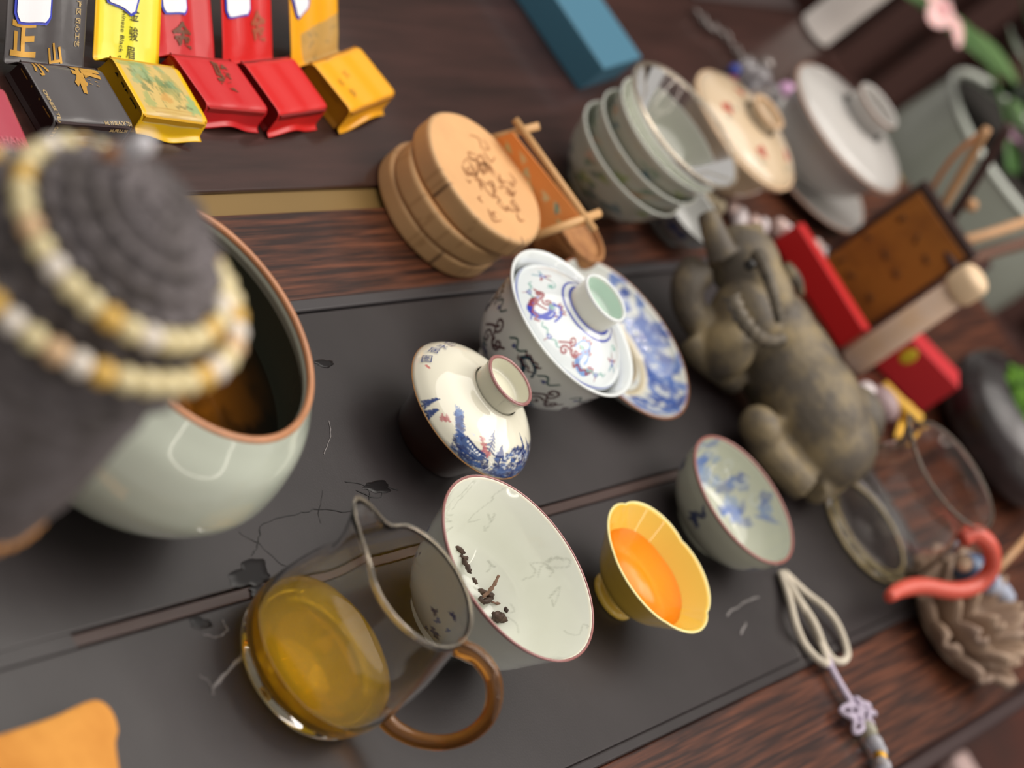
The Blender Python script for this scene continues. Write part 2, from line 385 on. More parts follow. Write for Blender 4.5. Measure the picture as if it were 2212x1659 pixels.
    def Nn(s, u, t):
        e = 0.0005; a = s.S(u+e, t)-s.S(u-e, t); b = s.S(u, min(t+e, s.T))-s.S(u, max(t-e, 0)); n = b.cross(a)
        if n.length < 1e-12: return Vector((0, 0, 1))
        n.normalize(); return n if n.z > 0 or n.x > 0 else -n
    def find(s, px, py):
        best = (1e9, 0, 0)
        for u in np.linspace(-s.w/2, s.w/2, 33):
            for t in s.S_[::2]:
                a = PX(s.O+s.S(u, t)); d = (a[0]-px)**2+(a[1]-py)**2
                if d < best[0]: best = (d, u, t)
        return best[1], best[2]
    def decal(s, name, V2, F2, px, py, m, ang=0, lift=0.00055, sx=1, sy=1, clip=True, label=None):
        u0, t0 = s.find(px, py); V2 = rot2(np.stack([V2[:, 0]*sx, V2[:, 1]*sy], 1), ang); V = []
        for x, y in V2:
            u, t = u0+x, t0-y
            u = max(-s.w/2, min(s.w/2, u)); t = max(0.0002, min(s.T-0.0002, t))
            V.append(s.S(u, t)+s.Nn(u, t)*lift)
        o = mesh(name, V, F2, m, s.root, False)
        if label: o['label'] = label
        return o
    def text(s, body, size, px, py, m, ang=0, off=0.0, lift=0.00055, sx=1, sy=1, sp=1.0):
        V2, F2 = text2d(body, size, off, spacing=sp); return s.decal('lettering', V2, F2, px, py, m, ang, lift, sx, sy)
    def side_text(s, body, size, x, m, off=0.01, sg=-1, sy=1.0, z=None, ang=-PI/2):
        V2, F2 = text2d(body, size, off); V2 = rot2(V2, 0); V = []
        y = sg*(s.w/2-0.0012)+sg*0.0006
        for a, b in V2:
            xx, zz = x+a, (z or s.hb*0.5)+b*sy
            V.append(s.ex*xx + s.ey*(y-sg*0.0025*(1-abs(zz/s.hb-0.5)*2)) + Vector((0, 0, zz)))
        mesh('lettering', V, F2, m, s.root, False)
def sticker(pk, px, py, w, h, ang=0):
    def octa(w, h, c): return [(-w+c, -h), (w-c, -h), (w, -h+c), (w, h-c), (w-c, h), (-w+c, h), (-w, h-c), (-w, -h+c)]
    def gridpoly(w, h, c):
        V = []; F_ = []; n = 10
        for j in range(n+1):
            y = -h+2*h*j/n; d = min(y+h, h-y); ww = w-(c-d) if d < c else w
            for i in range(9): V.append((-ww+2*ww*i/8, y))
        for j in range(n):
            for i in range(8): F_.append((j*9+i, j*9+i+1, (j+1)*9+i+1, (j+1)*9+i))
        return np.array(V), F_
    V, F_ = gridpoly(w, h, w*0.28); pk.decal('sticker_border', V, F_, px, py, mat('sticker_blue', '3a45b8', 0.4), ang, 0.0009)
    V, F_ = gridpoly(w*0.86, h*0.88, w*0.24); pk.decal('sticker', V, F_, px, py, mat('sticker_white', 'f0eef2', 0.45), ang, 0.0013)
m_gold = mat('gold_print', 'c8963f', 0.32, metal=0.35); m_gold2 = mat('pale_gold_print', 'c3a670', 0.4)
m_black = mat('black_print', '1a1408', 0.5); m_brownp = mat('dull_gold_print', '6b3a22', 0.45)
# crimson packet, far left, mostly outside the picture
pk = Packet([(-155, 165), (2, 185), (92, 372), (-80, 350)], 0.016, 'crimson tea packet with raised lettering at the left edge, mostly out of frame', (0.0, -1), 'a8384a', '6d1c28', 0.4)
pk.text('SHAN', 0.0062, 22, 308, mat('rose_print', 'c8606e', 0.45), 0, 0.0); pk.text('SONG', 0.0062, 34, 332, mat('rose_print'), 0, 0.0)
pk.text('山', 0.010, 24, 350, mat('cream_print', 'f3e796', 0.5), PI/2, 0.04)
# grey packet
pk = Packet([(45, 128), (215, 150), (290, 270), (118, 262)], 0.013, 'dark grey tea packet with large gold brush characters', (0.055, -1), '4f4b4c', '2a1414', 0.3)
sticker(pk, 70, 2, 0.0125, 0.011)
pk.text('正', 0.0175, 48, 88, m_gold, 0, 0.035, sy=1.1)
pk.text('山', 0.011, 118, 120, m_gold, 0.2, 0.03)
pk.text('小', 0.010, 88, 148, m_gold, 0.1, 0.03)
pk.text('種', 0.019, 192, 184, m_gold, -0.25, 0.03)
pk.text('核心产区 匠心工艺', 0.0034, 166, 38, m_gold2, -PI/2, 0.01, sp=1.1)
pk.text('CHINESE TEA GIFT', 0.0031, 123, 242, m_gold2, -PI/2, 0.01)
pk.text('WUYI BLACK TEA', 0.0024, 252, 268, m_gold2, 0, 0.01); pk.text('武夷红茶', 0.0032, 258, 282, m_gold2, 0, 0.01)
pk.side_text('正山小種', 0.0072, 0.016, m_gold, 0.02)
# bright yellow packet with green landscape
def land(cv, s):
    tf = s.tfold; w = s.w
    cv.band(0, tf+0.003, 'e6df3c')
    cv._blend(0, 0.0028, 0, s.T, lambda X, Y: X*0+1, 'e8b408', 1); cv._blend(w-0.0028, w, 0, s.T, lambda X, Y: X*0+1, 'e8b408', 1)
    y0, y1 = tf+0.006, s.T-0.0095; b = 0.0032
    cv._blend(b, w-b, y0, y1, lambda X, Y: ((X > b) & (X < w-b) & (Y > y0) & (Y < y1))*1.0, 'cdb069', 1)
    def B(fx, fy, rx, ry, c, a=0.8, an=0, ro=0.4): cv.blob((b+(w-2*b)*fx, y0+(y1-y0)*fy), rx, ry, c, a, ro, an)
    B(0.25, 0.16, 0.012, 0.003, '93a05c', 0.7, 0.1); B(0.3, 0.13, 0.008, 0.002, '7e9157', 0.7)
    for k in range(26):
        fx, fy = rng.uniform(0.15, 0.85), rng.uniform(0.25, 0.62); fy = 0.25+0.25*fx+rng.normal(0, 0.09)
        B(fx, fy, rng.uniform(0.002, 0.005), rng.uniform(0.0015, 0.004), ['86a070', '97a878', '748a58', '667748', 'a39a58'][k % 5], 0.75, 0.9)
    for k in range(22):
        fx = rng.uniform(0.15, 0.95); fy = 0.3+0.3*fx+rng.normal(0, 0.1); x, y = b+(w-2*b)*fx, y0+(y1-y0)*fy
        cv.stroke([(x, y), (x+0.001, y+0.0025), (x+0.0005, y+0.005)], 0.0004, '5d6b3a', 0.7)
    B(0.92, 0.7, 0.004, 0.006, '87ad74', 0.8, 0.4); B(0.52, 0.62, 0.004, 0.003, 'c79a52', 0.9); B(0.18, 0.68, 0.003, 0.005, '8f9f5e', 0.7)
    for k in range(7):
        y = y0+(y1-y0)*(0.78+0.032*k); cv.stroke([(b+w*rng.uniform(0.05, 0.2), y), (w*0.5, y+0.0004), (w*rng.uniform(0.7, 0.9), y)], 0.0005, 'a67a2c', 0.6)
    for k in range(5):
        x = w*(0.62+0.05*k); y = y0+(y1-y0)*0.74; cv.blob((x, y-0.001*(k % 2)), 0.0014, 0.0009, '6d6a3c', 0.7)
    cv._blend(w*0.40, w*0.62, y0, y0+0.003, lambda X, Y: ((X > w*0.40) & (X < w*0.62) & (Y < y0+0.003))*1.0, 'a8322a', 1)
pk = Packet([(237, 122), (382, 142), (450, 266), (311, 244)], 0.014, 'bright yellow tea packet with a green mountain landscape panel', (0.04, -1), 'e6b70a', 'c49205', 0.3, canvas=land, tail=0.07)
sticker(pk, 265, -14, 0.012, 0.0085, -0.3)
pk.text('金', 0.0076, 290, 31, m_black, 0, 0.0); pk.text('骏', 0.0076, 287, 73, m_black, 0, 0.0); pk.text('眉', 0.0074, 281, 113, m_black, 0, 0.0)
pk.text('Chinese Black t', 0.0041, 262, 67, m_black, -PI/2-0.06, 0.0)
pk.side_text('金骏眉', 0.0085, 0.017, m_black, 0.02)
# red packets
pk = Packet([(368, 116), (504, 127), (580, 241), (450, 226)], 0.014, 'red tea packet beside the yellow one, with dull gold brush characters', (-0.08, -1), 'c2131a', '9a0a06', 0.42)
sticker(pk, 375, -8, 0.010, 0.009)
pk.text('金', 0.0145, 396, 84, m_brownp, 0, 0.03); pk.text('骏', 0.014, 486, 168, m_brownp, -0.3, 0.03, sy=1.3); pk.text('高山茶', 0.0025, 408, 128, mat('pink_print', 'e88a80', 0.4), -0.2, 0.0)
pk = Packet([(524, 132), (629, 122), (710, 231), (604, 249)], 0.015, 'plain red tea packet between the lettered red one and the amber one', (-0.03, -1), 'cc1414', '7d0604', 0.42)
sticker(pk, 512, 4, 0.0125, 0.0085)
pk.text('金', 0.0125, 556, 68, mat('faded_print', 'a04a2c', 0.5), 0, 0.03, sy=1.5)
def amber(cv, s):
    tf = s.tfold; w = s.w
    cv._blend(w*0.25, w, tf-0.022, tf+0.018, lambda X, Y: ((X > w*0.26+(Y-tf)*0.1) & (Y > tf-0.016-0.006*(X/w)) & (Y < tf+0.016-0.008*(X/w)))*1.0, 'bd9550', 1)
    for k in range(16): cv.blob((rng.uniform(w*0.3, w*0.95), rng.uniform(tf-0.016, tf+0.010)), 0.003, 0.001, ['8f7a4c', 'a98a4e', '7f7350'][k % 3], 0.5, 0.4, rng.uniform(-1, 1))
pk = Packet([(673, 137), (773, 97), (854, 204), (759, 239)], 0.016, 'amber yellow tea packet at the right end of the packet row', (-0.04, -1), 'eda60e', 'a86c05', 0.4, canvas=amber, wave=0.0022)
sticker(pk, 645, -2, 0.010, 0.0095, 0.35)
mp_ = mat('tan_print', 'c08a1c', 0.5)
pk.text('茶', 0.0048, 748, 165, mp_, 0.2, 0.02); pk.text('红', 0.0048, 738, 182, mp_, 0.2, 0.02); pk.text('韵', 0.0055, 762, 202, mp_, 0.3, 0.02); pk.text('印', 0.0035, 648, 36, mp_, 0, 0.02)
pk.side_text('红茶', 0.009, 0.018, mat('amber_side_print', '8a5a0a', 0.5), 0.01)
# ---------------- porcelain ----------------
def porcelain(name, col='e9ebe6', rough=0.08, paint=False, **k): return mat(name, col, rough, coat=0.6, paint=paint, spec=0.5, **k)
def vessel(name, prof_out, th, material, parent, canvas_fn=None, n=96, base='ffffff', step=0.0008, warp=None, foot=0.003, res=2500):
    """open vessel: outside profile from foot to rim, then back down the inside; canvas_fn(cv, s_rim, s_end, xref) paints it"""
    O_ = spline(prof_out, 8); inn = []
    for k in range(len(O_)-1, -1, -1):
        a, b = O_[max(k-1, 0)], O_[min(k+1, len(O_)-1)]; d = (b-a)/max(np.linalg.norm(b-a), 1e-9); nrm = np.array([-d[1], d[0]])
        q = O_[k]+nrm*th
        if q[1] > foot+th and q[0] > 0.001: inn.append(q)
    inn = [np.array([O_[-1][0]-th*0.5, O_[-1][1]+th*0.35])]+inn[1:]; zb = min(q[1] for q in inn); inn.append(np.array([0.0, zb-0.0008]))
    A, _ = resample(O_, step); B, _ = resample(np.array([O_[-1]]+inn), step)
    P = np.vstack([[[0, prof_out[0][1]+0.0012]], A, B[1:]]); s = np.r_[0, np.cumsum(np.linalg.norm(np.diff(P, axis=0), axis=1))]
    srim = s[len(A)]; cv = None
    if canvas_fn: cv = Canvas(2*PI*prof_out[-1][0], s[-1], base, res); canvas_fn(cv, srim, s[-1], 2*PI*prof_out[-1][0])
    return lathe(name, P, material, parent, n, cv, warp)
def ring(name, R, z, r, material, parent, n=96, warp=None, k=10):
    th = np.linspace(0, 2*PI, k, endpoint=False); prof = [(R+r*math.cos(a), z+r*math.sin(a)) for a in th]+[(R+r, z)]
    return lathe(name, prof, material, parent, n, None, warp)
def TH(cv, deg): return (deg/360+0.5)*cv.w
def base_at(px, py, z): p = W(px, py, z); return (p.x, p.y, 0)

m_ringlamp = mat('lamp_glow', 'fff6e8', emit=11)
o = ring('ring_lamp', 0.60, 0, 0.014, m_ringlamp, None, 64, k=8); o.location = (1.35, 0.95, 0.95); o.rotation_euler = (0.2, 1.35, 0.1); tag(o, 'thin glowing ring lamp standing to the side of the table, out of the picture', 'lamp')
# --- celadon waste bowl ---
m_cel = porcelain('celadon_glaze', 'c6cdbe', 0.14, var=0.06, vscale=12); m_orange = mat('burnt_rim', 'c4865c', 0.3, coat=0.3, var=0.2, vscale=60)
c = base_at(427, 683, 0.083)
t = thing('waste_water_bowl', c, 'large round celadon bowl with an orange brown rim and dark tea inside', 'bowl')
PO = [(0.030, 0.0), (0.036, 0.001), (0.052, 0.008), (0.068, 0.020), (0.0780, 0.038), (0.0785, 0.051), (0.0735, 0.068), (0.065, 0.080), (0.0615, 0.0845)]
vessel('bowl_body', PO, 0.0042, m_cel, t, n=96, step=0.0015)
ring('rim', 0.0600, 0.0845, 0.0017, m_orange, t)
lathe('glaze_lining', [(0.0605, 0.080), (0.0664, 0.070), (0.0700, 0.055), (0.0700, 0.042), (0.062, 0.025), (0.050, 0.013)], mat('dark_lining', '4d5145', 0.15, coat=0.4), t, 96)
tag(lathe('waste_tea', [(0, 0.052), (0.0702, 0.052), (0.0695, 0.049), (0.062, 0.027), (0, 0.022)], mat('dark_tea', '2c1604', 0.02, col2='6e400c', vscale=16, contrast=(0.45, 0.56), coat=1), t, 96), 'dark brown tea filling the bowl')
lathe('maker_mark', [(0.0001, 0.0), (0.0035, 0.0), (0.0, 0.0001)], mat('faint_gold', 'b8b088', 0.4), t, 12).location = (0, 0, 0.0001)

# --- coasters ---
m_lw = mat('light_wood_end', 'd99c62', 0.55, paint=True, var=0.10, vscale=30); 
def coaster(px, py, z, R, h, label, seed, rz):
    r_ = np.random.default_rng(seed); p = W(px, py, 0); ph = r_.uniform(0, 6.28, 3)
    t = thing('wooden_coaster', (p.x, p.y, z), label, 'coaster', 'wooden coasters in the stack', rz)
    prof = [(0, 0), (R-0.0015, 0), (R-0.0004, 0.0006), (R, 0.002), (R, h-0.002), (R-0.0004, h-0.0006), (R-0.0016, h), (0, h)]
    P = corner_round(prof, 0.0005, 2); P, s = resample(P, 0.0009)
    cv = Canvas(2*PI*R, s[-1], 'c9a175', 2200); st = R+h
    cv.band(0, st+0.0005, 'c29a6c'); cv.band(st+0.0002, s[-1], 'dba873')
    for k in range(14):
        x = r_.uniform(0, cv.w); cv.stroke([(x, R), (x+r_.normal(0, 0.002), st)], 0.0012, '9a7348', 0.5)
    for dg in (-62, 20): x = TH(cv, dg); cv.stroke([(x, R), (x+0.001, st+0.002)], 0.0012, '4a3020', 0.9)
    def wp(V, T, S):
        f = 1+0.018*np.sin(2*T+ph[0])+0.012*np.sin(3*T+ph[1])+0.006*np.sin(7*T+ph[2]); V = V.copy(); V[..., 0] *= f; V[..., 1] *= f; return V
    lathe('disc', P, m_lw, t, 140, cv, wp)
    return t, R, h
coaster(930, 468, 0.0, 0.0425, 0.0125, 'light wooden disc coaster, bottom one of the stack beside the dragon gaiwan', 1, 0.3)
coaster(932, 476, 0.0130, 0.0410, 0.0140, 'light wooden disc coaster, middle one of the stack', 2, 1.2)
ct, cR, chh = coaster(940, 470, 0.0275, 0.0440, 0.0140, 'light wooden disc coaster with an engraved picture, on top of the stack', 3, -0.4)
def burnt(pts, w, col='9a6336'):
    Q = spline(pts, 5); V = []
    for k in range(len(Q)):
        d = Q[min(k+1, len(Q)-1)]-Q[max(k-1, 0)]; d = d/max(np.linalg.norm(d), 1e-9); q = w*(0.4+0.6*math.sin(PI*(k+0.5)/len(Q)))
        V += [(Q[k][0]-d[1]*q/2, Q[k][1]+d[0]*q/2, chh+0.0004), (Q[k][0]+d[1]*q/2, Q[k][1]-d[0]*q/2, chh+0.0004)]
    return V, [(2*k, 2*k+1, 2*k+3, 2*k+2) for k in range(len(Q)-1)]
parts = []
for k in range(46):
    a = rng.uniform(0, 6.28); rr = rng.uniform(0.003, 0.026); x, y = rr*math.cos(a)*1.1+0.002, rr*math.sin(a)*0.9; b = rng.uniform(0, 6.28); l = rng.uniform(0.003, 0.008)
    parts.append(burnt([(x, y), (x+l*math.cos(b), y+l*math.sin(b)), (x+l*math.cos(b+0.9)*1.3, y+l*math.sin(b+0.9)*1.3)], rng.uniform(0.0005, 0.0014)))
tag(mesh('engraving', *merge(parts), mat('burnt_lines', 'a06a3c', 0.6), ct), 'pyrography lines', kind='stuff')

# --- bamboo framed panel leaning behind the coasters ---
t = thing('bamboo_picture', base_at(1180, 460, 0), 'small orange picture panel in a bamboo stick frame behind the coasters', 'picture')
O = Vector(t.location); m_bam = mat('bamboo_stick', 'cfa06a', 0.45, var=0.15, vscale=50)
A, B = W(1112, 258, 0.054), W(1284, 498, 0.054); C_, D_ = W(1030, 300, 0.030), W(1170, 512, 0.030)
tube('stick', [A-O, B-O], 0.0024, m_bam, t, sm=0)
tube('stick', [C_-O, D_-O], 0.0024, m_bam, t, sm=0)
tube('stick', [W(1045, 304, 0.034)-O, W(1164, 272, 0.059)-O], 0.0024, m_bam, t, sm=0)
tube('stick', [W(1150, 512, 0.034)-O, W(1295, 460, 0.059)-O], 0.0026, m_bam, t, sm=0)
q = [W(1107, 285, 0.053)-O, W(1268, 485, 0.053)-O, W(1172, 506, 0.031)-O, W(1040, 312, 0.031)-O]
def pan(u, v): return (q[0]*(1-u)+q[1]*u)*(1-v)+(q[3]*(1-u)+q[2]*u)*v
cv = Canvas(0.06, 0.03, 'd98844', 2500, False)
for k in range(7): cv.blob((0.008+0.008*k+rng.normal(0, .001), 0.012+rng.normal(0, 0.003)), 0.0035, 0.0018, ['b3b07c', 'c9b98a', 'a9b089'][k % 3], 0.8, 0.5, 0.6)
cv.stroke([(0.045, 0.008), (0.05, 0.013)], 0.0014, '4f8078', 0.9)
V, F_ = grid_surface(pan, 80, 40); uu = np.array([(i/79, j/39) for i in range(80) for j in range(40)])
solid(mesh('picture_panel', V, F_, mat('panel_print', rough=0.5, paint=True), t, True, cv.bil(uu[:, 0]*(cv.nx-1), uu[:, 1]*(cv.ny-1))), 0.001)
# woven block under it
c = base_at(1222, 530, 0.012); t = thing('woven_basket', c, 'small brown woven basket under the bamboo frame', 'basket')
def weave(V, T, S):
    V = V.copy(); f = 1+0.03*np.sign(np.sin(T*22))*np.sin(S*2200); V[..., 0] *= f; V[..., 1] *= f; return V
P, s = resample(np.array([(0, 0), (0.017, 0), (0.019, 0.004), (0.020, 0.020), (0.019, 0.024), (0.017, 0.022), (0, 0.020)]), 0.0008)
lathe('basket_body', P, mat('wicker', 'b07c4a', 0.7, col2='8a5a34', vscale=120, bump=0.3), t, 88, None, weave)
ring('basket_rim', 0.0190, 0.024, 0.0015, mat('wicker'), t)

# --- dragon gaiwan (bowl + lid) ---
G = base_at(1237, 697, 0.053)
def scroll(cv, x, y, sz, col, w=0.0006, flip=1, a0=0):
    for k in range(3):
        a = a0+k*2.1; cx_, cy_ = x+sz*0.55*math.cos(a), y+sz*0.55*math.sin(a)*flip
        cv.stroke(spiral((cx_, cy_), sz*0.38, a+PI, 1.15, flip), w, col)
    cv.stroke(spline([(x-sz, y-sz*0.3), (x-sz*0.3, y+sz*0.25*flip), (x+sz*0.3, y-sz*0.3*flip), (x+sz, y+sz*0.2)], 5), w, col)
def dragon(cv, x, y, sz, body, red='8c3a44', green='5f9f97', flip=1):
    pts = spline([(x-sz*flip, y-sz*0.5), (x-sz*0.5*flip, y-sz*0.9), (x+sz*0.2*flip, y-sz*0.55), (x+sz*0.1*flip, y+sz*0.2), (x-sz*0.5*flip, y+sz*0.5), (x-sz*0.2*flip, y+sz), (x+sz*0.6*flip, y+sz*0.8), (x+sz*0.9*flip, y+sz*0.2)], 6)
    cv.stroke(pts, sz*0.42, body, 0.9, sz*0.16)
    for k in range(2, len(pts)-2, 3): p = pts[k]; cv.stroke([p, p+rng.normal(0, sz*0.26, 2)], 0.0007, body)
    for p in (pts[8], pts[20], pts[32]):
        for s_ in (-1, 1): cv.stroke(spline([p, p+np.array([s_*sz*0.35, sz*0.2]), p+np.array([s_*sz*0.5, -sz*0.05]), p+np.array([s_*sz*0.7, sz*0.15])], 4), 0.0009, red)
    cv.blob(pts[0], sz*0.28, sz*0.2, red, 0.9, 0.4)
def flower(cv, x, y, sz, red='8c3a44', green='5f9f97'):
    for k in range(5): a = k*1.257; cv.stroke([(x+sz*0.2*math.cos(a), y+sz*0.2*math.sin(a)), (x+sz*0.85*math.cos(a), y+sz*0.85*math.sin(a))], sz*0.34, red if k < 3 else '6f9fb0', 0.85, sz*0.1)
    cv.blob((x, y), sz*0.3, sz*0.3, '3d50a8', 1, 0.1); cv.blob((x, y), sz*0.14, sz*0.14, 'eef2fb', 1, 0)
    cv.stroke(spline([(x, y+sz*0.5), (x+sz*0.6, y+sz*1.2), (x+sz*1.5, y+sz*1.2), (x+sz*1.8, y+sz*0.6)], 5), 0.00045, green); cv.blob((x+sz*1.4, y+sz*0.9), sz*0.35, sz*0.22, green, 0.8, 0.5)
def lotus_m(cv, x, y, sz):
    cv.blob((x, y), sz*0.5, sz*0.4, '3f55a6', 0.9, 0.2); cv.blob((x, y+sz*0.05), sz*0.22, sz*0.18, 'cfd8ee', 1, 0.1); cv.stroke([(x, y-sz*0.3), (x, y-sz)], 0.0004, '9a4a58')
    for s_ in (-1, 1):
        cv.stroke(spline([(x+s_*sz*0.5, y), (x+s_*sz*1.2, y+sz*0.5), (x+s_*sz*1.9, y), (x+s_*sz*2.5, y+sz*0.4)], 5), 0.0005, '5f9f97'); cv.blob((x+s_*sz*1.5, y+sz*0.3), sz*0.3, sz*0.18, '6fae9f', 0.8, 0.5)
m_pw = porcelain('white_porcelain_painted', paint=True, rough=0.07)
t = thing('gaiwan_bowl', G, 'white footed gaiwan bowl painted with dark dragons and scrolls, under its own lid', 'bowl')
def gpaint(cv, sr, se, w):
    cv.band(sr-0.0006, se, 'e4e9e8'); cv.band(0.0255, 0.0266, '3a4a9a')
    for k in range(10):
        x = k*w/10; y = 0.056+0.012*(k % 2)
        if k % 2 == 0: scroll(cv, x, y, 0.0125, '43161c', 0.0015, 1, k); cv.blob((x-0.004, y-0.011), 0.004, 0.002, '1f5048', 0.85, 0.6); cv.blob((x+0.001, y-0.014), 0.007, 0.0022, '24366e', 0.8, 0.5)
        else: dragon(cv, x, y-0.008, 0.0095, '1f3c4c', '4a1c22', '1c4a44')
        cv.stroke(spline([(x+0.010, 0.066), (x+0.014, 0.070), (x+0.019, 0.066), (x+0.023, 0.071)], 5), 0.0012, '1c4a48'); cv.blob((x+0.0155, 0.0655), 0.0016, 0.0015, '20307a', 0.9)
PO = [(0.0185, 0.0), (0.0195, 0.0), (0.0190, 0.006), (0.0190, 0.006), (0.028, 0.010), (0.036, 0.021), (0.0395, 0.034), (0.0425, 0.046), (0.0468, 0.0530)]
vessel('bowl_body', PO, 0.0016, m_pw, t, gpaint, n=300, base='d9dbd8', step=0.0005, foot=0.006, res=3000)
ring('rim', 0.0463, 0.0531, 0.0008, porcelain('white_porcelain', 'e4e9e9'), t)
t = thing('porcelain_lid', (G[0], G[1], 0.0485), 'white gaiwan lid painted with red and blue dragons, celadon knob well', 'lid')
def lpaint(cv, se, w):
    cv.band(0, se, 'e2e8ea'); cv.band(0.0010, 0.0017, '4a5ab4'); cv.band(0.0010+0.0255, 0.0010+0.0262, '3646b0')
    for k, dg in enumerate((-155, -108, -48, 10, 72, 130)):
        x = TH(cv, dg); y = 0.0140
        if k in (0, 3): flower(cv, x, y, 0.0064, '9a3f44', '5fa79a')
        else:
            dragon(cv, x+0.004, y, 0.0088, ['3144b8', '7d9fd4'][k % 2 == 0], '963a40', '5fa79a', 1 if k % 2 else -1); scroll(cv, x-0.0055, y-0.001, 0.0078, '953a42', 0.0011, 1, k)
            cv.stroke(spiral((x+0.004, y+0.002), 0.006, -1, 0.45), 0.0022, ['3144b8', '86a6d8'][k % 2 == 0], 0.9, 0.0006); cv.blob((x+0.001, y+0.004), 0.0026, 0.0014, '6fb3a4', 0.8, 0.5)
        lotus_m(cv, TH(cv, dg+29), 0.0078, 0.0034)
Pl = spline([(0.0400, 0.0), (0.0400, 0.0), (0.0385, 0.0030), (0.0330, 0.0078), (0.0250, 0.0125), (0.0150, 0.0168), (0.0150, 0.0168)], 10); Pl, s = resample(Pl, 0.0004)
cv = Canvas(2*PI*0.035, s[-1], 'edf2f3', 3200); lpaint(cv, s[-1], cv.w)
lathe('lid_dome', Pl, m_pw, t, 560, cv); 
lathe('lid_underside', [(0.0400, 0), (0.0392, -0.0006), (0.036, 0.003), (0.025, 0.0105), (0.0, 0.0145)], porcelain('white_porcelain'), t)
def knob(par, z0, z1, r, m, mi, mr):
    k = thing; lathe('knob', spline([(r*0.93, z0), (r*0.93, z0), (r*0.95, (z0+z1)/2), (r, z1), (r, z1), (r*0.88, z1), (r*0.88, z1), (r*0.82, z0+0.004), (0, z0+0.003)], 6), m, par, 72)
    lathe('knob_well', spline([(r*0.885, z1-0.0003), (r*0.80, z0+0.0045), (r*0.5, z0+0.0035), (0, z0+0.0034)], 6), mi, par, 72); ring('knob_rim', r*0.945, z1, r*0.065, mr, par, 72)
lathe('blue_line', [(0.0158, 0.0163), (0.0150, 0.0172), (0.0143, 0.0170)], mat('cobalt_line', '3646b0', 0.15, coat=0.5), t)
knob(t, 0.0165, 0.0290, 0.0153, porcelain('cream_white', 'dfe0d4'), porcelain('pale_celadon', 'c8ddd0'), porcelain('white_porcelain'))

# --- blue and white saucer ---
c = base_at(1346, 729, 0.019); t = thing('saucer', c, 'blue and white porcelain saucer with brown rim behind the dragon gaiwan', 'saucer')
def spaint(cv, sr, se, w):
    cv.band(0, se, 'c9ccc6')
    inner = se-sr
    for k in range(120):
        a = rng.uniform(-100, 140); y = sr+rng.uniform(0.004, 0.026)
        cv.blob((TH(cv, a), y), rng.uniform(0.003, 0.010), rng.uniform(0.0015, 0.004), ['3a5aa2', '2a4690', '4a6cb0'][k % 3], 0.85, 0.5, rng.uniform(-1, 1))
    for k in range(60):
        a = rng.uniform(-80, 120); y = sr+rng.uniform(0.006, 0.024); cv.blob((TH(cv, a), y), 0.0022, 0.0012, 'a3b2cc', 0.6, 0.4, rng.uniform(-1, 1))
    cv.band(sr+0.027, sr+0.030, 'd4cdb8'); cv.band(sr+0.0295, sr+0.0312, 'a89878')
    for k in range(7): cv.stroke([(TH(cv, k*51-30), sr+0.034), (TH(cv, k*51-22), sr+0.042)], 0.003, ['b0544a', '3a5a9e'][k % 2], 0.8)
vessel('dish', [(0.026, 0), (0.028, 0), (0.028, 0.004), (0.028, 0.004), (0.040, 0.0075), (0.050, 0.013), (0.0560, 0.0190)], 0.0018, m_pw, t, spaint, n=300, base='d4d6d0', step=0.0006, foot=0.004)
ring('rim', 0.0556, 0.0192, 0.0009, mat('brown_rim', '8a5a42', 0.3, coat=0.4), t); ring('cup_ring', 0.0235, 0.0070, 0.0012, mat('tan_ring', 'a89878', 0.3, coat=0.4), t)

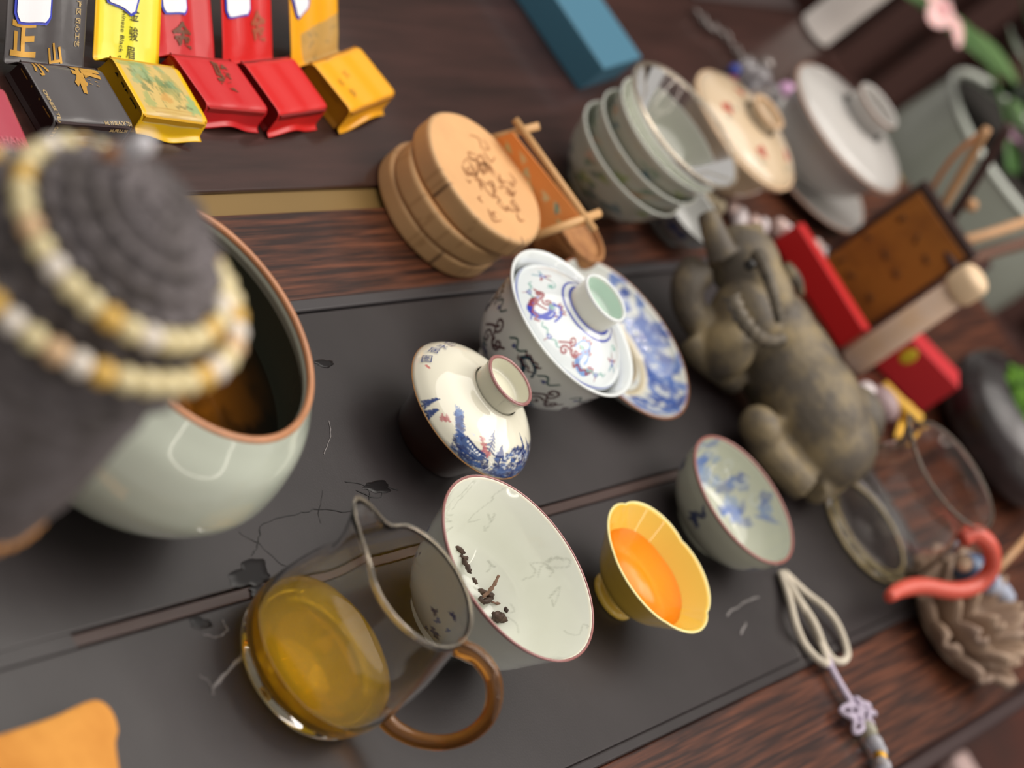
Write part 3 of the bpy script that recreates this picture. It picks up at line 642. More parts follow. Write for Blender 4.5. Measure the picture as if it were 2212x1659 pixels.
# --- landscape lid on a brown stand ---
c = base_at(1016, 886, 0.030)
t = thing('lid_stand', c, 'dark brown glazed rest half hidden under the landscape lid', 'lid rest')
vessel('stand_body', [(0.020, 0), (0.022, 0), (0.024, 0.006), (0.027, 0.018), (0.0285, 0.0275)], 0.002, mat('tenmoku_brown', '23100b', 0.08, coat=0.8, col2='30160c', vscale=30), t, n=64, step=0.0015)
t = thing('landscape_lid', (c[0], c[1], 0.030), 'cream porcelain lid with a blue ink landscape and a pink rimmed knob', 'lid')
def landpaint(cv, se, w):
    cv.band(0, se, 'e6e2cf'); cv.band(0, 0.0007, 'a87648')
    def X(d): return TH(cv, d)
    def B(d, y, rx, ry, c, al=0.85, ro=0.6, an=0): cv.blob((X(d), y), rx, ry, c, al, ro, an)
    for k in range(60):   # pale wash and shore low on the dome
        B(rng.uniform(-62, 62), 0.0022+abs(rng.normal(0, 0.0028)), rng.uniform(0.002, 0.006), rng.uniform(0.0004, 0.0010), ['8ea3c4', '5f7bb0', 'a9b8d0', '3a548e'][k % 4], 0.55)
    for k in range(46): B(rng.uniform(-66, -30), rng.uniform(0.004, 0.0085), rng.uniform(0.0008, 0.0026), rng.uniform(0.0005, 0.0012), ['24376e', '33508c', '1c2b58'][k % 3], 0.8)
    for k in range(150):   # big tree masses
        d = rng.normal(4, 19); B(d, rng.uniform(0.0055, 0.0175-0.00012*abs(d-2)), rng.uniform(0.0007, 0.0022), rng.uniform(0.0005, 0.0011), ['22336a', '2d4680', '1b2a5c', '47649c'][k % 4], 0.85)
    for k in range(110): B(rng.uniform(-64, 48), 0.0018+abs(rng.normal(0, 0.0042)), rng.uniform(0.0012, 0.0036), rng.uniform(0.0005, 0.0012), ['1c2b5c', '26396f', '33508c', '4a68a0'][k % 4], 0.8)
    for k in range(34): B(rng.normal(0, 20), rng.uniform(0.006, 0.016), 0.0011, 0.0005, 'ccd3dc', 0.8)
    for k in range(44):   # cliff
        q = rng.uniform(0, 1); B(-62-18*q+rng.normal(0, 2.0), 0.0085+0.0085*q, rng.uniform(0.0010, 0.0024), rng.uniform(0.0007, 0.0015), ['22336a', '34508c', '4a6aa6'][k % 3], 0.85)
    for k in range(8): B(-82+rng.normal(0, 4), 0.0172+rng.normal(0, 0.0007), 0.0012, 0.0008, '5f7fb4', 0.7)
    for d, y0, h, ww0 in ((-36, 0.0130, 0.0110, 0.0042), (17, 0.012, 0.011, 0.0020), (-22, 0.012, 0.006, 0.0030), (28, 0.008, 0.010, 0.002), (-100, 0.0025, 0.0085, 0.0018), (-92, 0.0020, 0.006, 0.002)):
        x = X(d); cv.stroke([(x, y0-0.004), (x+0.0005, y0+h)], 0.0007, '1e2d5c')
        for k in range(6):
            y = y0+h*k/6.5; ww = ww0*(1-k/7)
            for s_ in (-1, 1): cv.stroke([(x, y+0.0009), (x+s_*ww, y-0.0004+rng.normal(0, 0.0004))], 0.0014, ['22356c', '2d4680'][k % 2], 0.9, 0.0006)
    for d, y in ((-47, 0.0160), (-43, 0.0138), (-40, 0.0120), (-36, 0.0112), (-84, 0.0078), (-82, 0.0095), (30, 0.0040), (33, 0.003)): B(d, y, 0.0019, 0.0014, 'bb6a6e', 0.85, 0.5)
    x0, y0 = X(-50), 0.0100   # pavilion with a row of windows
    cv.stroke([(x0-0.0052, y0-0.0006), (x0+0.0048, y0-0.0022)], 0.0042, '3f5788'); cv.stroke([(x0-0.0066, y0+0.0016), (x0+0.0062, y0-0.0004)], 0.0010, '22336a')
    for k in range(6): cv.blob((x0-0.0046+0.0018*k, y0+0.0001-0.0003*k), 0.00055, 0.0006, 'eef0ee', 1, 0)
    for k in range(4): cv.stroke([(x0-0.003+0.002*k, y0-0.0022), (x0-0.0018+0.002*k, y0-0.0024)], 0.0003, 'c8d0dc')
    B(-30, 0.0085, 0.0018, 0.0022, 'e6e4d6', 1, 0.3)
    cv.stroke([(X(-134), 0.0085), (X(-131), 0.0100)], 0.0012, 'c8605a', 0.9)
Pl = spline([(0.0392, -0.0008), (0.0400, 0.0), (0.0395, 0.0022), (0.0360, 0.0070), (0.0290, 0.0118), (0.0210, 0.0148), (0.0155, 0.0170), (0.0145, 0.0185)], 10); Pl, s = resample(Pl, 0.0004)
cv = Canvas(2*PI*0.036, s[-1], 'e6e2cf', 3400); landpaint(cv, s[-1], cv.w)
lathe('lid_dome', Pl, m_pw, t, 560, cv)
lathe('lid_underside', [(0.0396, -0.0008), (0.037, 0.003), (0.028, 0.0095), (0.0, 0.0145)], porcelain('cream_porcelain', 'e6e2cf'), t)
ring('rim', 0.0397, -0.0004, 0.0006, mat('ochre_rim', 'b0804e', 0.25, coat=0.5), t)
knob(t, 0.0175, 0.0285, 0.0149, porcelain('cream_grey', 'cfccb8'), porcelain('cream_inside', 'dcdac6'), mat('pink_brown_rim', '9a6663', 0.15, coat=0.7))
def on_lathe_text(body, size, deg, r_of_y, y0, m, par, off=0.01, ang=0.0):
    V2, F2 = text2d(body, size, off); V2 = rot2(V2, ang); V = []
    for x, y in V2:
        s_ = y0+y; r = float(np.interp(s_, r_of_y[2], r_of_y[0])); z = float(np.interp(s_, r_of_y[2], r_of_y[1])); a = math.radians(deg)+x/max(r, 0.01); V.append(((r+0.0004)*math.cos(a), (r+0.0004)*math.sin(a), z+0.0004))
    mesh('lettering', V, F2, m, par, False)
rz_ = (Pl[:, 0], Pl[:, 1], s); m_ink = mat('blue_ink', '34407c', 0.2, coat=0.3)
for ch, dg, y_ in (('山', 180, .0125), ('水', -166, .0125), ('居', -155, .0105), ('图', -141, .0085)): on_lathe_text(ch, 0.0062, dg, rz_, y_, m_ink, t, 0.0, PI/2)

# --- wide gaiwan bowl with leaves ---
c = base_at(1122, 1225, 0.052); BW = Vector(c)
t = thing('wide_tea_bowl', c, 'wide white bowl with a pink rim, blue painted outside, a few tea leaves inside', 'bowl')
def bpaint(cv, sr, se, w):
    cv.band(0, sr-0.0012, 'ccd0c8'); cv.band(sr-0.0014, sr-0.0004, 'a98484'); cv.band(sr+0.0004, sr+0.0024, 'ece9d8')
    for k in range(60):
        a = [-140, -78, 0, 60, 150][k % 5]+rng.normal(0, 7); cv.blob((TH(cv, a), rng.uniform(0.038, 0.066)), rng.uniform(0.001, 0.004), rng.uniform(0.001, 0.003), ['2a4080', '3d5a9c', '1f2f66'][k % 3], 0.85, 0.6)
    for k in range(34):  # crackle
        a = rng.uniform(-180, 180); x, y = TH(cv, a), sr+rng.uniform(0.01, 0.04); P = [(x, y)]
        for _ in range(5): x += rng.normal(0.003, 0.004)*rng.choice([-1, 1]); y += rng.normal(0, 0.004); P.append((x, y))
        cv.stroke(spline(P, 4), 0.0009, 'b4b7aa', 0.3)
PO = [(0.0190, 0.0), (0.0200, 0.0), (0.0195, 0.005), (0.0195, 0.005), (0.0290, 0.0090), (0.0375, 0.0200), (0.0425, 0.0340), (0.0465, 0.0450), (0.0497, 0.0520)]
vessel('bowl_body', PO, 0.0014, m_pw, t, bpaint, n=300, base='e3e5da', step=0.0006, foot=0.005, res=3000)
ring('rim', 0.0492, 0.0521, 0.0007, mat('pink_brown_rim'), t)
m_leaf = mat('dry_leaf', '5a4436', 0.6, col2='31221a', vscale=160, bump=0.3, bscale=300); m_leaf2 = mat('dry_stem', '8a6a58', 0.6, var=0.3, vscale=100)
def leaf_bit(pts, w, label, m, seed, flat=0.35):
    r_ = np.random.default_rng(seed); pw = [W(x, y, z) for x, y, z in pts]; c0 = Vector(pw[0])
    V, F_ = tube('x', [tuple(p-c0) for p in pw], lambda t: w*(0.35+0.65*math.sin(PI*min(0.97, max(0.03, t)))**0.5)*(1+0.25*math.sin(t*23+seed)), None, None, 8, 6, raw=True)
    V = [v+Vector(tuple(r_.normal(0, w*0.14, 3))) for v in V]
    return tag(mesh('tea_leaf', V, F_, m, loc=c0), label, 'tea leaf', 'tea leaves in the wide bowl')
LF = [([(978, 1128, .017), (990, 1112, .018), (992, 1128, .017), (978, 1146, .016)], .0020, 'rolled brown tea leaf, uppermost in the wide bowl', m_leaf),
      ([(975, 1170, .015), (985, 1180, .016), (1002, 1194, .015), (1012, 1198, .014), (1008, 1206, .014), (994, 1200, .014)], .0012, 'curled tea leaf with a loop, below the uppermost leaf', m_leaf),
      ([(998, 1206, .013), (1010, 1224, .014), (1016, 1238, .013)], .0013, 'short twisted tea leaf against the bowl side', m_leaf),
      ([(1022, 1248, .013), (1030, 1262, .013)], .0010, 'tiny tea leaf crumb by the jug edge', m_leaf),
      ([(1040, 1292, .012), (1056, 1278, .016), (1068, 1262, .020), (1078, 1242, .024)], .0009, 'pale flat tea stem sticking up', m_leaf2),
      ([(1034, 1274, .012), (1050, 1282, .013), (1062, 1290, .012), (1045, 1300, .012), (1036, 1290, .012)], .0015, 'bundle of twisted tea leaf at the foot of the stem', m_leaf),
      ([(1062, 1300, .012), (1080, 1304, .013), (1096, 1296, .015)], .0007, 'thin forked tea twig pointing right', m_leaf2),
      ([(1086, 1302, .013), (1094, 1320, .014), (1098, 1340, .012), (1092, 1354, .011)], .0013, 'long hanging tea leaf under the twig', m_leaf),
      ([(1066, 1328, .011), (1078, 1334, .013), (1090, 1342, .011)], .0026, 'plump grey brown tea leaf, lowest in the bowl', m_leaf)]
for k, (p, w, lb, m) in enumerate(LF): leaf_bit(p, w, lb, m, k)

# --- yellow petal cup ---
c = base_at(1424, 1223, 0.034); t = thing('yellow_cup', c, 'bright yellow petal rimmed cup holding orange tea', 'cup')
m_yel = mat('yellow_glaze', 'e9c04c', 0.10, coat=0.6); m_yin = mat('yellow_inside', 'f2c64c', 0.1, coat=0.6); NP, PH = 5, math.radians(32)
def petal(V, T, S):
    V = V.copy(); r = np.hypot(V[..., 0], V[..., 1]); z = V[..., 2]
    k = np.clip((r-0.016)/0.024, 0, 1)**1.3; f = 1-0.055*k*(1-np.abs(np.sin((T-PH)*NP/2))**0.55)
    V[..., 0] *= f; V[..., 1] *= f; V[..., 2] = z*(1-0.03*k*(1-np.abs(np.sin((T-PH)*NP/2))**0.6)); return V
PO = [(0.0125, 0), (0.0140, 0), (0.0142, 0.0025), (0.0115, 0.0050), (0.0115, 0.0050), (0.0170, 0.0080), (0.0245, 0.0140), (0.0320, 0.0240), (0.0398, 0.0345)]
vessel('cup_body', PO, 0.0014, m_yel, t, n=240, step=0.001, warp=petal, foot=0.006)
th_ = np.linspace(0, 2*PI, 8); pr = [(0.0394+0.0007*math.cos(a), 0.0346+0.0007*math.sin(a)) for a in th_]
lathe('rim', pr, mat('pale_yellow_rim', 'f6e9a4', 0.12, coat=0.5), t, 240, None, petal)
tag(lathe('orange_tea', [(0, 0.0232), (0.0302, 0.0232), (0.0286, 0.0208), (0.018, 0.0108), (0, 0.0085)], mat('orange_tea', 'ff8c00', 0.25, sss=0.2), t, 120, None, petal), 'orange tea filling the cup halfway')

# --- blue and white cup ---
c = base_at(1607, 1079, 0.033); t = thing('blue_white_cup', c, 'round cup with blue brushwork inside and a red brown rim, right of the yellow cup', 'cup')
def cpaint(cv, sr, se, w):
    cv.band(sr, se, 'bfc2b0')
    for k in range(46):
        a = rng.uniform(70, 215); cv.blob((TH(cv, a), sr+rng.uniform(0.003, 0.036)), rng.uniform(0.003, 0.010), rng.uniform(0.002, 0.005), ['3f63b4', '5a7fc4', '2f4f9e', '6f90c8'][k % 4], 0.5, 0.3, rng.uniform(-1, 1))
    for k in range(9):
        a = 200+k*14; cv.stroke([(TH(cv, a), sr+0.028), (TH(cv, a+8), sr+0.014)], 0.0026, '3f63b4', 0.6, 0.001)
    for k in range(6): cv.stroke(spiral((TH(cv, 90+k*22), sr+0.013), 0.005, k, 0.8), 0.0013, 'c9cec6', 0.75)
    for a in (-150, -95, -20, 30, 100): 
        for k in range(7): cv.blob((TH(cv, a)+rng.normal(0, 0.003), 0.050+rng.normal(0, 0.004)), 0.0034, 0.0016, '26325c', 0.9, 0.6, rng.uniform(-1, 1))
PO = [(0.0185, 0.0), (0.0200, 0.0), (0.0195, 0.0035), (0.0195, 0.0035), (0.0290, 0.0065), (0.0370, 0.0150), (0.0410, 0.0250), (0.0424, 0.0330)]
vessel('cup_body', PO, 0.0017, m_pw, t, cpaint, n=260, base='b3b3a2', step=0.0007, foot=0.0035)
ring('rim', 0.0418, 0.0331, 0.0010, mat('red_brown_rim', '96615a', 0.25, coat=0.5), t)

# ---------------- glass ----------------
m_glass = mat('clear_glass', 'fbf8f6', 0.0, trans=1, ior=1.45); m_amber = mat('amber_glass', 'eaa04a', 0.02, trans=0.95, ior=1.47); m_tea = mat('golden_tea', 'ffd024', 0.0, trans=0.80, ior=1.34)
def jug(loc, R, H_, rrim, spout_deg, name, label, tea=None, spl=0.016, base_th=0.005):
    t = thing(name, loc, label, 'glass jug')
    out = spline([(0.0, 0.0008), (R*0.75, 0.0), (R*0.88, 0.001), (R*0.985, H_*0.16), (R, H_*0.34), (R*0.96, H_*0.58), (R*0.85, H_*0.82), (rrim, H_)], 7)
    inn = spline([(rrim-0.0016, H_-0.0002), (R*0.85-0.0016, H_*0.82), (R*0.96-0.0016, H_*0.58), (R-0.0018, H_*0.34), (R*0.975-0.002, H_*0.18), (R*0.80, base_th+0.0012), (R*0.5, base_th), (0, base_th+0.0012)], 7)
    P, s = resample(np.vstack([out, [[rrim-0.0008, H_+0.0007]], inn]), 0.0018); a0 = math.radians(spout_deg)
    def wp(V, T, S):
        V = V.copy(); z = V[..., 2]; k = np.clip((z/H_-0.66)/0.34, 0, 1.02)**2; d = np.abs((T-a0+PI) % (2*PI)-PI)
        g = np.exp(-(d/0.30)**2)*k; pinch = np.exp(-((d-0.62)/0.22)**2)*k*0.0016
        V[..., 0] += (g*spl-pinch)*np.cos(T-(T-a0)*0.0); V[..., 1] += (g*spl-pinch)*np.sin(T); V[..., 2] += g*0.006-pinch*0.4
        V[..., 2] += k*np.where(np.cos(T-a0) < 0, -0.0, 0); return V
    lathe('glass_body', P, m_glass, t, 120, None, wp)
    pr_ = [(rrim-0.0007+0.00065*math.cos(a), H_+0.0004+0.00065*math.sin(a)) for a in np.linspace(0, 2*PI, 9)]
    lathe('rim', pr_, mat('glass_edge', 'e6dac6', 0.04, trans=0.88), t, 120, None, wp)
    if tea:
        q = [(r+0.0003, z) for r, z in inn[::-1] if z < tea]; q = [(0, base_th+0.0009)]+q[1:]; rr = float(np.interp(tea, [z for r, z in inn[::-1]], [r for r, z in inn[::-1]]))+0.0003
        tag(lathe('golden_tea', q+[(rr, tea), (rr-0.001, tea-0.0003), (0, tea-0.0004)], m_tea, t, 120), 'golden tea in the bottom of the jug')
    return t
t = jug(base_at(649, 1445, 0.0), 0.0395, 0.076, 0.0305, 207, 'tea_jug', 'clear glass jug with an amber handle, part filled with golden tea', tea=0.0175)
def polar(t_, deg, rz): a = math.radians(deg); return [(r*math.cos(a), r*math.sin(a), z) for r, z in rz]
tube('handle', polar(t, 22, [(0.0312, 0.0690), (0.040, 0.0735), (0.052, 0.0715), (0.0625, 0.0610), (0.0665, 0.0470), (0.0640, 0.0330), (0.0560, 0.0220), (0.0460, 0.0165), (0.0385, 0.0160)]), lambda q: 0.0043-0.0008*math.sin(PI*q), m_amber, t, 16, 6)
t2 = jug(base_at(1862, 1150, 0.0), 0.0430, 0.074, 0.040, 215, 'empty_glass_jug', 'empty clear glass jug with a coral red curled handle, right of the ox figure', None, 0.012, 0.006)
tag(ring('base_ring', 0.0360, 0.0028, 0.0016, mat('honey_glass', 'e3cf9a', 0.1, coat=0.5), t2), 'honey coloured base edge')
O = Vector(t2.location)
tube('handle', [W(x, y, z)-O for x, y, z in [(2078, 1165, .060), (2105, 1152, .066), (2138, 1180, .066), (2142, 1225, .056), (2112, 1262, .044), (2060, 1276, .036), (1990, 1266, .030), (1945, 1274, .026), (1920, 1290, .024)]], lambda q: 0.0058*(1-0.35*max(0, (q-0.75)*4)**2), mat('coral_red', 'c9503f', 0.35, coat=0.2, bump=0.5, bscale=500), t2, 14, 6)['label'] = 'coral red curled handle'

# ---------------- foreground figurine with beads ----------------
KF = 0.86
HC = W(268, 524, 0.232); FX, FY = HC.x, HC.y; Z0 = HC.z-0.1685*KF
t = thing('clay_figurine', (FX, FY, 0), 'rough dark grey figurine with a ridged domed head, blurred in the foreground', 'figurine')
O_ = spline([(0, 0), (0.046, 0), (0.048, 0.006), (0.047, 0.05), (0.046, 0.100)], 6).tolist()
O_ += [[r*KF, z*KF+Z0] for r, z in spline([(0.0560, 0.080), (0.0530, 0.105), (0.0500, 0.128), (0.0500, 0.142), (0.0480, 0.150), (0.0425, 0.160), (0.0380, 0.168), (0.0335, 0.176), (0.0265, 0.1835), (0.0150, 0.1890), (0, 0.1905)], 8)]
P, s = resample(np.array(O_), 0.0011)
def rough(V, T, S):
    V = V.copy(); k = np.clip((V[..., 2]-Z0-0.115*KF)/0.03, 0, 1); f = 1+k*0.06*np.sin(S*2*PI/0.0072)+k*0.05*np.sin(T*17+3.1*np.floor(S/0.0072))+0.03*np.sin(5*T+1)*(1-k)
    V[..., 0] *= f; V[..., 1] *= f; V[..., 2] += k*0.0015*np.sin(S*2*PI/0.0072+1.2); return V
lathe('figure_body', P, mat('dark_clay', '57504f', 0.8, col2='6f686a', vscale=60, bump=0.5, bscale=260), t, 220, None, rough)
bead_c = {'cream': 'e6d6a6', 'yellow': 'e0b458', 'ivory': 'ece2d6', 'peach': 'dfba90', 'aqua': 'a9beb0', 'coral': 'cc9478', 'tan': 'c48a50'}
def bead_mesh(col, r, sc=(1, 1, 1), rg=0.25):
    key = f'bead_{col}_{r}_{sc[2]}'
    if key in bpy.data.meshes: return bpy.data.meshes[key]
    me = bpy.data.meshes.new(key); v, f = sphere_data(r, 12, 8, sc); me.from_pydata(v, [], f); me.polygons.foreach_set('use_smooth', [True]*len(me.polygons))
    me.materials.append(mat('bead_'+col, bead_c.get(col, col), rg, coat=0.3)); return me
def string(name, loc, label, cat, pts, cols, r, closed=True, sc=(1, 1, 1), gap=1.9):
    t_ = thing(name, loc, label, cat); Q = spline(pts, 14, closed)
    if closed: Q = np.vstack([Q, Q[:1]])
    Q, s_ = resample(Q, r*gap); n = len(Q)-1 if closed else len(Q)
    tube('cord', [tuple(p) for p in Q[:n]], r*0.16, mat('cord_thread', 'b89a6a', 0.7), t_, 5, 0, closed)
    for k in range(n):
        o = bpy.data.objects.new('bead', bead_mesh(cols[k % len(cols)], r, sc)); COL.objects.link(o); o.parent = t_; o.location = Q[k]
        d = Vector(Q[(k+1) % len(Q)]-Q[k-1]); o.rotation_euler = d.to_track_quat('Z', 'Y').to_euler()
    return t_
def loop(R, z, tilt=0.0, n=10, rx=0): return [((R)*math.cos(a), (R)*math.sin(a), z+tilt*math.cos(a-rx)) for a in np.linspace(0, 2*PI, n, endpoint=False)]
string('bead_necklace', (FX, FY, 0), 'string of cream and yellow beads round the upper head of the figurine', 'bead string', loop(0.0415*KF, Z0+0.1685*KF, 0.002), ['cream', 'cream', 'yellow', 'cream', 'ivory', 'cream', 'cream', 'yellow', 'cream', 'cream', 'peach', 'cream', 'ivory'], 0.0040, gap=1.7)
string('bead_necklace', (FX, FY, 0), 'longer string of cream and yellow beads slung lower round the figurine', 'bead string', loop(0.0530*KF, Z0+0.1530*KF, 0.010, 10, 0.5), ['cream', 'yellow', 'ivory', 'cream', 'peach', 'ivory', 'yellow', 'cream', 'cream', 'cream', 'aqua', 'cream', 'cream', 'cream', 'coral'], 0.0042, gap=1.7)
string('bead_bracelet', (FX, FY, 0), 'string of small tan wooden beads low on the figurine at the left edge', 'bead string', loop(0.0475, 0.132, 0.003), ['tan'], 0.0030)
p = W(318, 858, 0.180); tt = thing('bead_pendant', p, 'pale yellow teardrop pendant hanging below the lower bead string', 'pendant')
for k, (x, y, z, r, cl) in enumerate([(352, 812, .192, .0026, 'peach'), (340, 836, .187, .0024, 'tan'), (318, 862, .180, .0034, 'yellow')]):
    v, f = sphere_data(r, 12, 8, (1, 1, 1.3)); mesh('bead', v, f, mat('bead_'+cl, bead_c[cl], 0.25, coat=0.3), tt, True, None, W(x, y, z)-p)
p = W(225, 338, 0.245)
q = W(318, 308, 0.262)
tt = thing('ribbon_tip', p, 'short orange and white cord end sticking out behind the figurine head', 'cord')
tube('cord_end', [(0, 0, 0), tuple((q-p)*0.55)], 0.0024, mat('orange_cord', 'd29468', 0.6), tt, 10, 0); tube('cord_tip', [tuple((q-p)*0.5), tuple(q-p)], 0.0030, mat('white_cord', 'd0cdd2', 0.6), tt, 10, 0)

# --- orange cloth ---
c = W(90, 1640, 0.006); t = tag(None or bpy.data.objects.new('tea_towel', None), 'folded orange cloth on the tray at the lower left corner', 'cloth'); COL.objects.link(t); t.location = (c.x, c.y, 0)
edge = [(-330, 1700), (-120, 1625), (30, 1575), (120, 1545), (190, 1513), (222, 1512), (246, 1535), (258, 1575), (252, 1610), (262, 1680), (270, 1760), (60, 1860), (-280, 1800)]
E_ = spline([tuple(W(x, y, 0.010)-Vector((c.x, c.y, 0.010))) for x, y in edge], 6, True); cen = E_.mean(0); V = []; n = len(E_)
for k, (f, z) in enumerate([(1.0, 0.0006), (1.012, 0.004), (1.0, 0.0085), (0.96, 0.0105), (0.85, 0.0108), (0.65, 0.0115), (0.4, 0.012), (0.15, 0.012)]):
    for q in E_:
        d = (q-cen)*f+cen; w_ = 0.0012*noise.noise(Vector((d[0]*45, d[1]*45, k*0.1)))*(1 if z > 0.009 else 0); V.append((d[0], d[1], z+w_))
F_ = [(k*n+i, k*n+(i+1) % n, (k+1)*n+(i+1) % n, (k+1)*n+i) for k in range(7) for i in range(n)]+[tuple(7*n+i for i in range(n)), tuple(range(n))[::-1]]
mesh('cloth_fold', V, F_, mat('orange_cloth', 'dd9a45', 0.85, col2='c07c2e', vscale=14, bump=0.6, bscale=700), t)
# ================= behind and to the right =================
# --- stack of three cups with a glass strainer ---
c3 = Vector(base_at(1278, 412, 0)); m_cw = porcelain('pale_green_white', 'c2c5b8', 0.1)
def cuppaint(seed):
    def f(cv, sr, se, w):
        r_ = np.random.default_rng(seed)
        for k in range(44):
            a = r_.uniform(-180, 180); cv.blob((TH(cv, a), r_.uniform(0.034, 0.060)), r_.uniform(0.004, 0.009), r_.uniform(0.0015, 0.0034), ['2f5a5e', '4f7a5c', 'c98a5a', '3f6a78', '8a9a4a', 'd9a98c'][k % 6], 0.7, 0.6, r_.uniform(-1, 1))
        cv.band(sr-0.002, se, 'd0d6c8')
    return f
CUP = [(0.0195, 0.0), (0.0210, 0.0), (0.0215, 0.002), (0.0300, 0.0085), (0.0370, 0.0180), (0.0410, 0.0280), (0.0440, 0.0360)]
for k, (dx, lb) in enumerate([(0, 'floral porcelain cup at the bottom of the stack of three'), (0.001, 'floral porcelain cup in the middle of the stack of three'), (0.002, 'pale porcelain cup on top of the stack of three, holding a glass strainer')]):
    t = thing('porcelain_cup', (c3.x+dx, c3.y+dx, 0.0145*k), lb, 'cup', 'nested porcelain cups', k*1.1)
    vessel('cup_body', CUP, 0.0016, m_pw, t, cuppaint(20+k), n=160, base='b4b3a4', step=0.001)
    ring('rim', 0.0434, 0.0362, 0.0010, porcelain('rim_white', 'd6d9d0'), t, 80)
t = thing('glass_strainer', (c3.x+0.003, c3.y+0.004, 0.044), 'clear glass strainer bowl with a honey edge lying in the top cup', 'strainer')
lathe('glass_body', spline([(0, 0.001), (0.020, 0.0015), (0.032, 0.010), (0.0400, 0.022), (0.0465, 0.0320), (0.0480, 0.0330), (0.0462, 0.0305), (0.0390, 0.0200), (0.031, 0.0075), (0.018, 0.0003), (0, 0)], 5), m_glass, t, 96)
ring('rim', 0.0472, 0.0330, 0.0013, mat('glass_edge'), t)
def blobchain(name, label, cat, pts, r, m, sc=1.0, parent_at=0):
    P_ = [W(*p) for p in pts]; o = thing(name, P_[0], label, cat)
    for k, p in enumerate(P_):
        rr = r*(0.8+0.4*((k*37) % 10)/10); v, f = sphere_data(rr, 12, 8, (1, 1.3, 0.8)); b = mesh('bead', v, f, m[k % len(m)], o, True, None, p-P_[0]); b.rotation_euler = (0.3*k, 0.2, 0.7*k)
    return o
m_pk = mat('pink_quartz', 'd9bdb6', 0.35, coat=0.2, var=0.15, vscale=60); m_pkw = mat('pinkish_white', 'ddd2d4', 0.3, coat=0.3); m_buff = mat('buff_shell', 'cfc0a2', 0.5, var=0.2, vscale=80)
blobchain('shell_string', 'buff knotted shell string running from the cup stack to the ox figure', 'string', [(1478+i*11, 392+i*8, .008) for i in range(8)], .0040, [m_buff])
blobchain('pebble_string', 'string of pink and white pebbles behind the ox figure', 'bead string', [(1583, 452, .006), (1597, 470, .006), (1628, 488, .006), (1648, 490, .006), (1680, 496, .006), (1692, 503, .006), (1716, 512, .006), (1730, 522, .006), (1762, 538, .007), (1780, 548, .007), (1765, 556, .008)], .0068, [m_pk, m_pkw])
# --- cream gaiwan with red flowers ---
def flowers(cols, n, y0, y1, seed, sz=0.004, ring_=None):
    def f(cv, sr, se, w):
        r_ = np.random.default_rng(seed)
        for k in range(n):
            a = -180+360*k/n+r_.uniform(-8, 8); x, y = TH(cv, a), r_.uniform(y0, y1); cv.blob((x, y), sz*0.9, sz*0.7, cols[0], 0.95, 0.4)
            for q in range(3): cv.blob((x+r_.normal(0, sz), y+r_.normal(0, sz*0.8)), sz*0.4, sz*0.22, cols[1], 0.7, 0.5, r_.uniform(-1, 1))
    return f
def gaiwan(foot, R, Hb, label, col, cols, seed, kr, zk, rim, paint=True, Rl=None):
    c = base_at(*foot, 0); c = (c[0], c[1], 0.0 if paint else 0.0034); t = thing('lidded_gaiwan', c, label, 'gaiwan'); Rl = Rl or R; mp = m_pw if paint else porcelain('glaze_'+col, col, 0.18)
    vessel('bowl_body', [(R*0.42, 0), (R*0.45, 0), (R*0.45, 0.004), (R*0.45, 0.004), (R*0.66, Hb*0.2), (R*0.84, Hb*0.45), (R*0.92, Hb*0.72), (R, Hb)], 0.0018, mp, t, flowers(cols, 6, 0.045, 0.062, seed, 0.006) if paint else None, n=160, base=col, step=0.001)
    Pl = spline([(0, Hb-0.004), (Rl*0.9, Hb-0.004), (Rl, Hb), (Rl, Hb), (Rl*0.90, Hb+0.005), (Rl*0.62, Hb+0.010), (kr*1.05, Hb+0.0135)], 8); Pl, s = resample(Pl, 0.001); cv = None
    if paint: cv = Canvas(2*PI*R*0.8, s[-1], col, 2500); flowers(cols, 5, s[-1]-0.020, s[-1]-0.010, seed+3, 0.006)(cv, 0, s[-1], cv.w)
    lathe('lid', Pl, mp, t, 160, cv); ring('lid_rim', Rl-0.0006, Hb+0.0003, 0.0012, rim, t)
    lathe('knob', spline([(kr*0.9, Hb+0.011), (kr*0.86, Hb+0.016), (kr, zk), (kr*0.88, zk+0.0006), (kr*0.78, Hb+0.0165), (0, Hb+0.0155)], 5), mp if not paint else porcelain('cream_glaze', col), t, 64); ring('knob_rim', kr*0.95, zk, 0.0013, rim, t, 48); return t
gaiwan((1500, 365), 0.046, 0.047, 'cream lidded gaiwan with small red flowers, behind the stack of cups', 'cdb698', ('b02a10', '4f7870'), 5, 0.0140, 0.0690, mat('peach_rim', 'cfae8c', 0.3), Rl=0.050)
gaiwan((1715, 365), 0.053, 0.050, 'pale grey lidded gaiwan with a brown rim standing on a saucer', 'b9b5b1', None, 6, 0.0205, 0.0790, mat('dusky_rim', '9a7560', 0.3), False, 0.0590)
c = base_at(1715, 368, 0); t = thing('saucer', c, 'pale grey saucer under the grey lidded gaiwan', 'saucer')
vessel('dish', [(0.030, 0), (0.032, 0), (0.045, 0.003), (0.058, 0.008), (0.0655, 0.013)], 0.0018, porcelain('glaze_b9b5b1'), t, n=96, step=0.0015, foot=0.001); ring('rim', 0.065, 0.0132, 0.0010, mat('dusky_rim'), t)
# small blue and white cup between stack and ox
t = thing('small_cup', base_at(1437, 492, 0), 'small dark blue and white cup behind the ox figure', 'cup')
vessel('cup_body', [(0.013, 0), (0.015, 0), (0.015, 0.003), (0.022, 0.008), (0.027, 0.016), (0.030, 0.024)], 0.0015, m_pw, t, flowers(('2a3c74', '3f5590'), 14, 0.022, 0.042, 9, 0.006), n=96, base='a9a9a6', step=0.001)
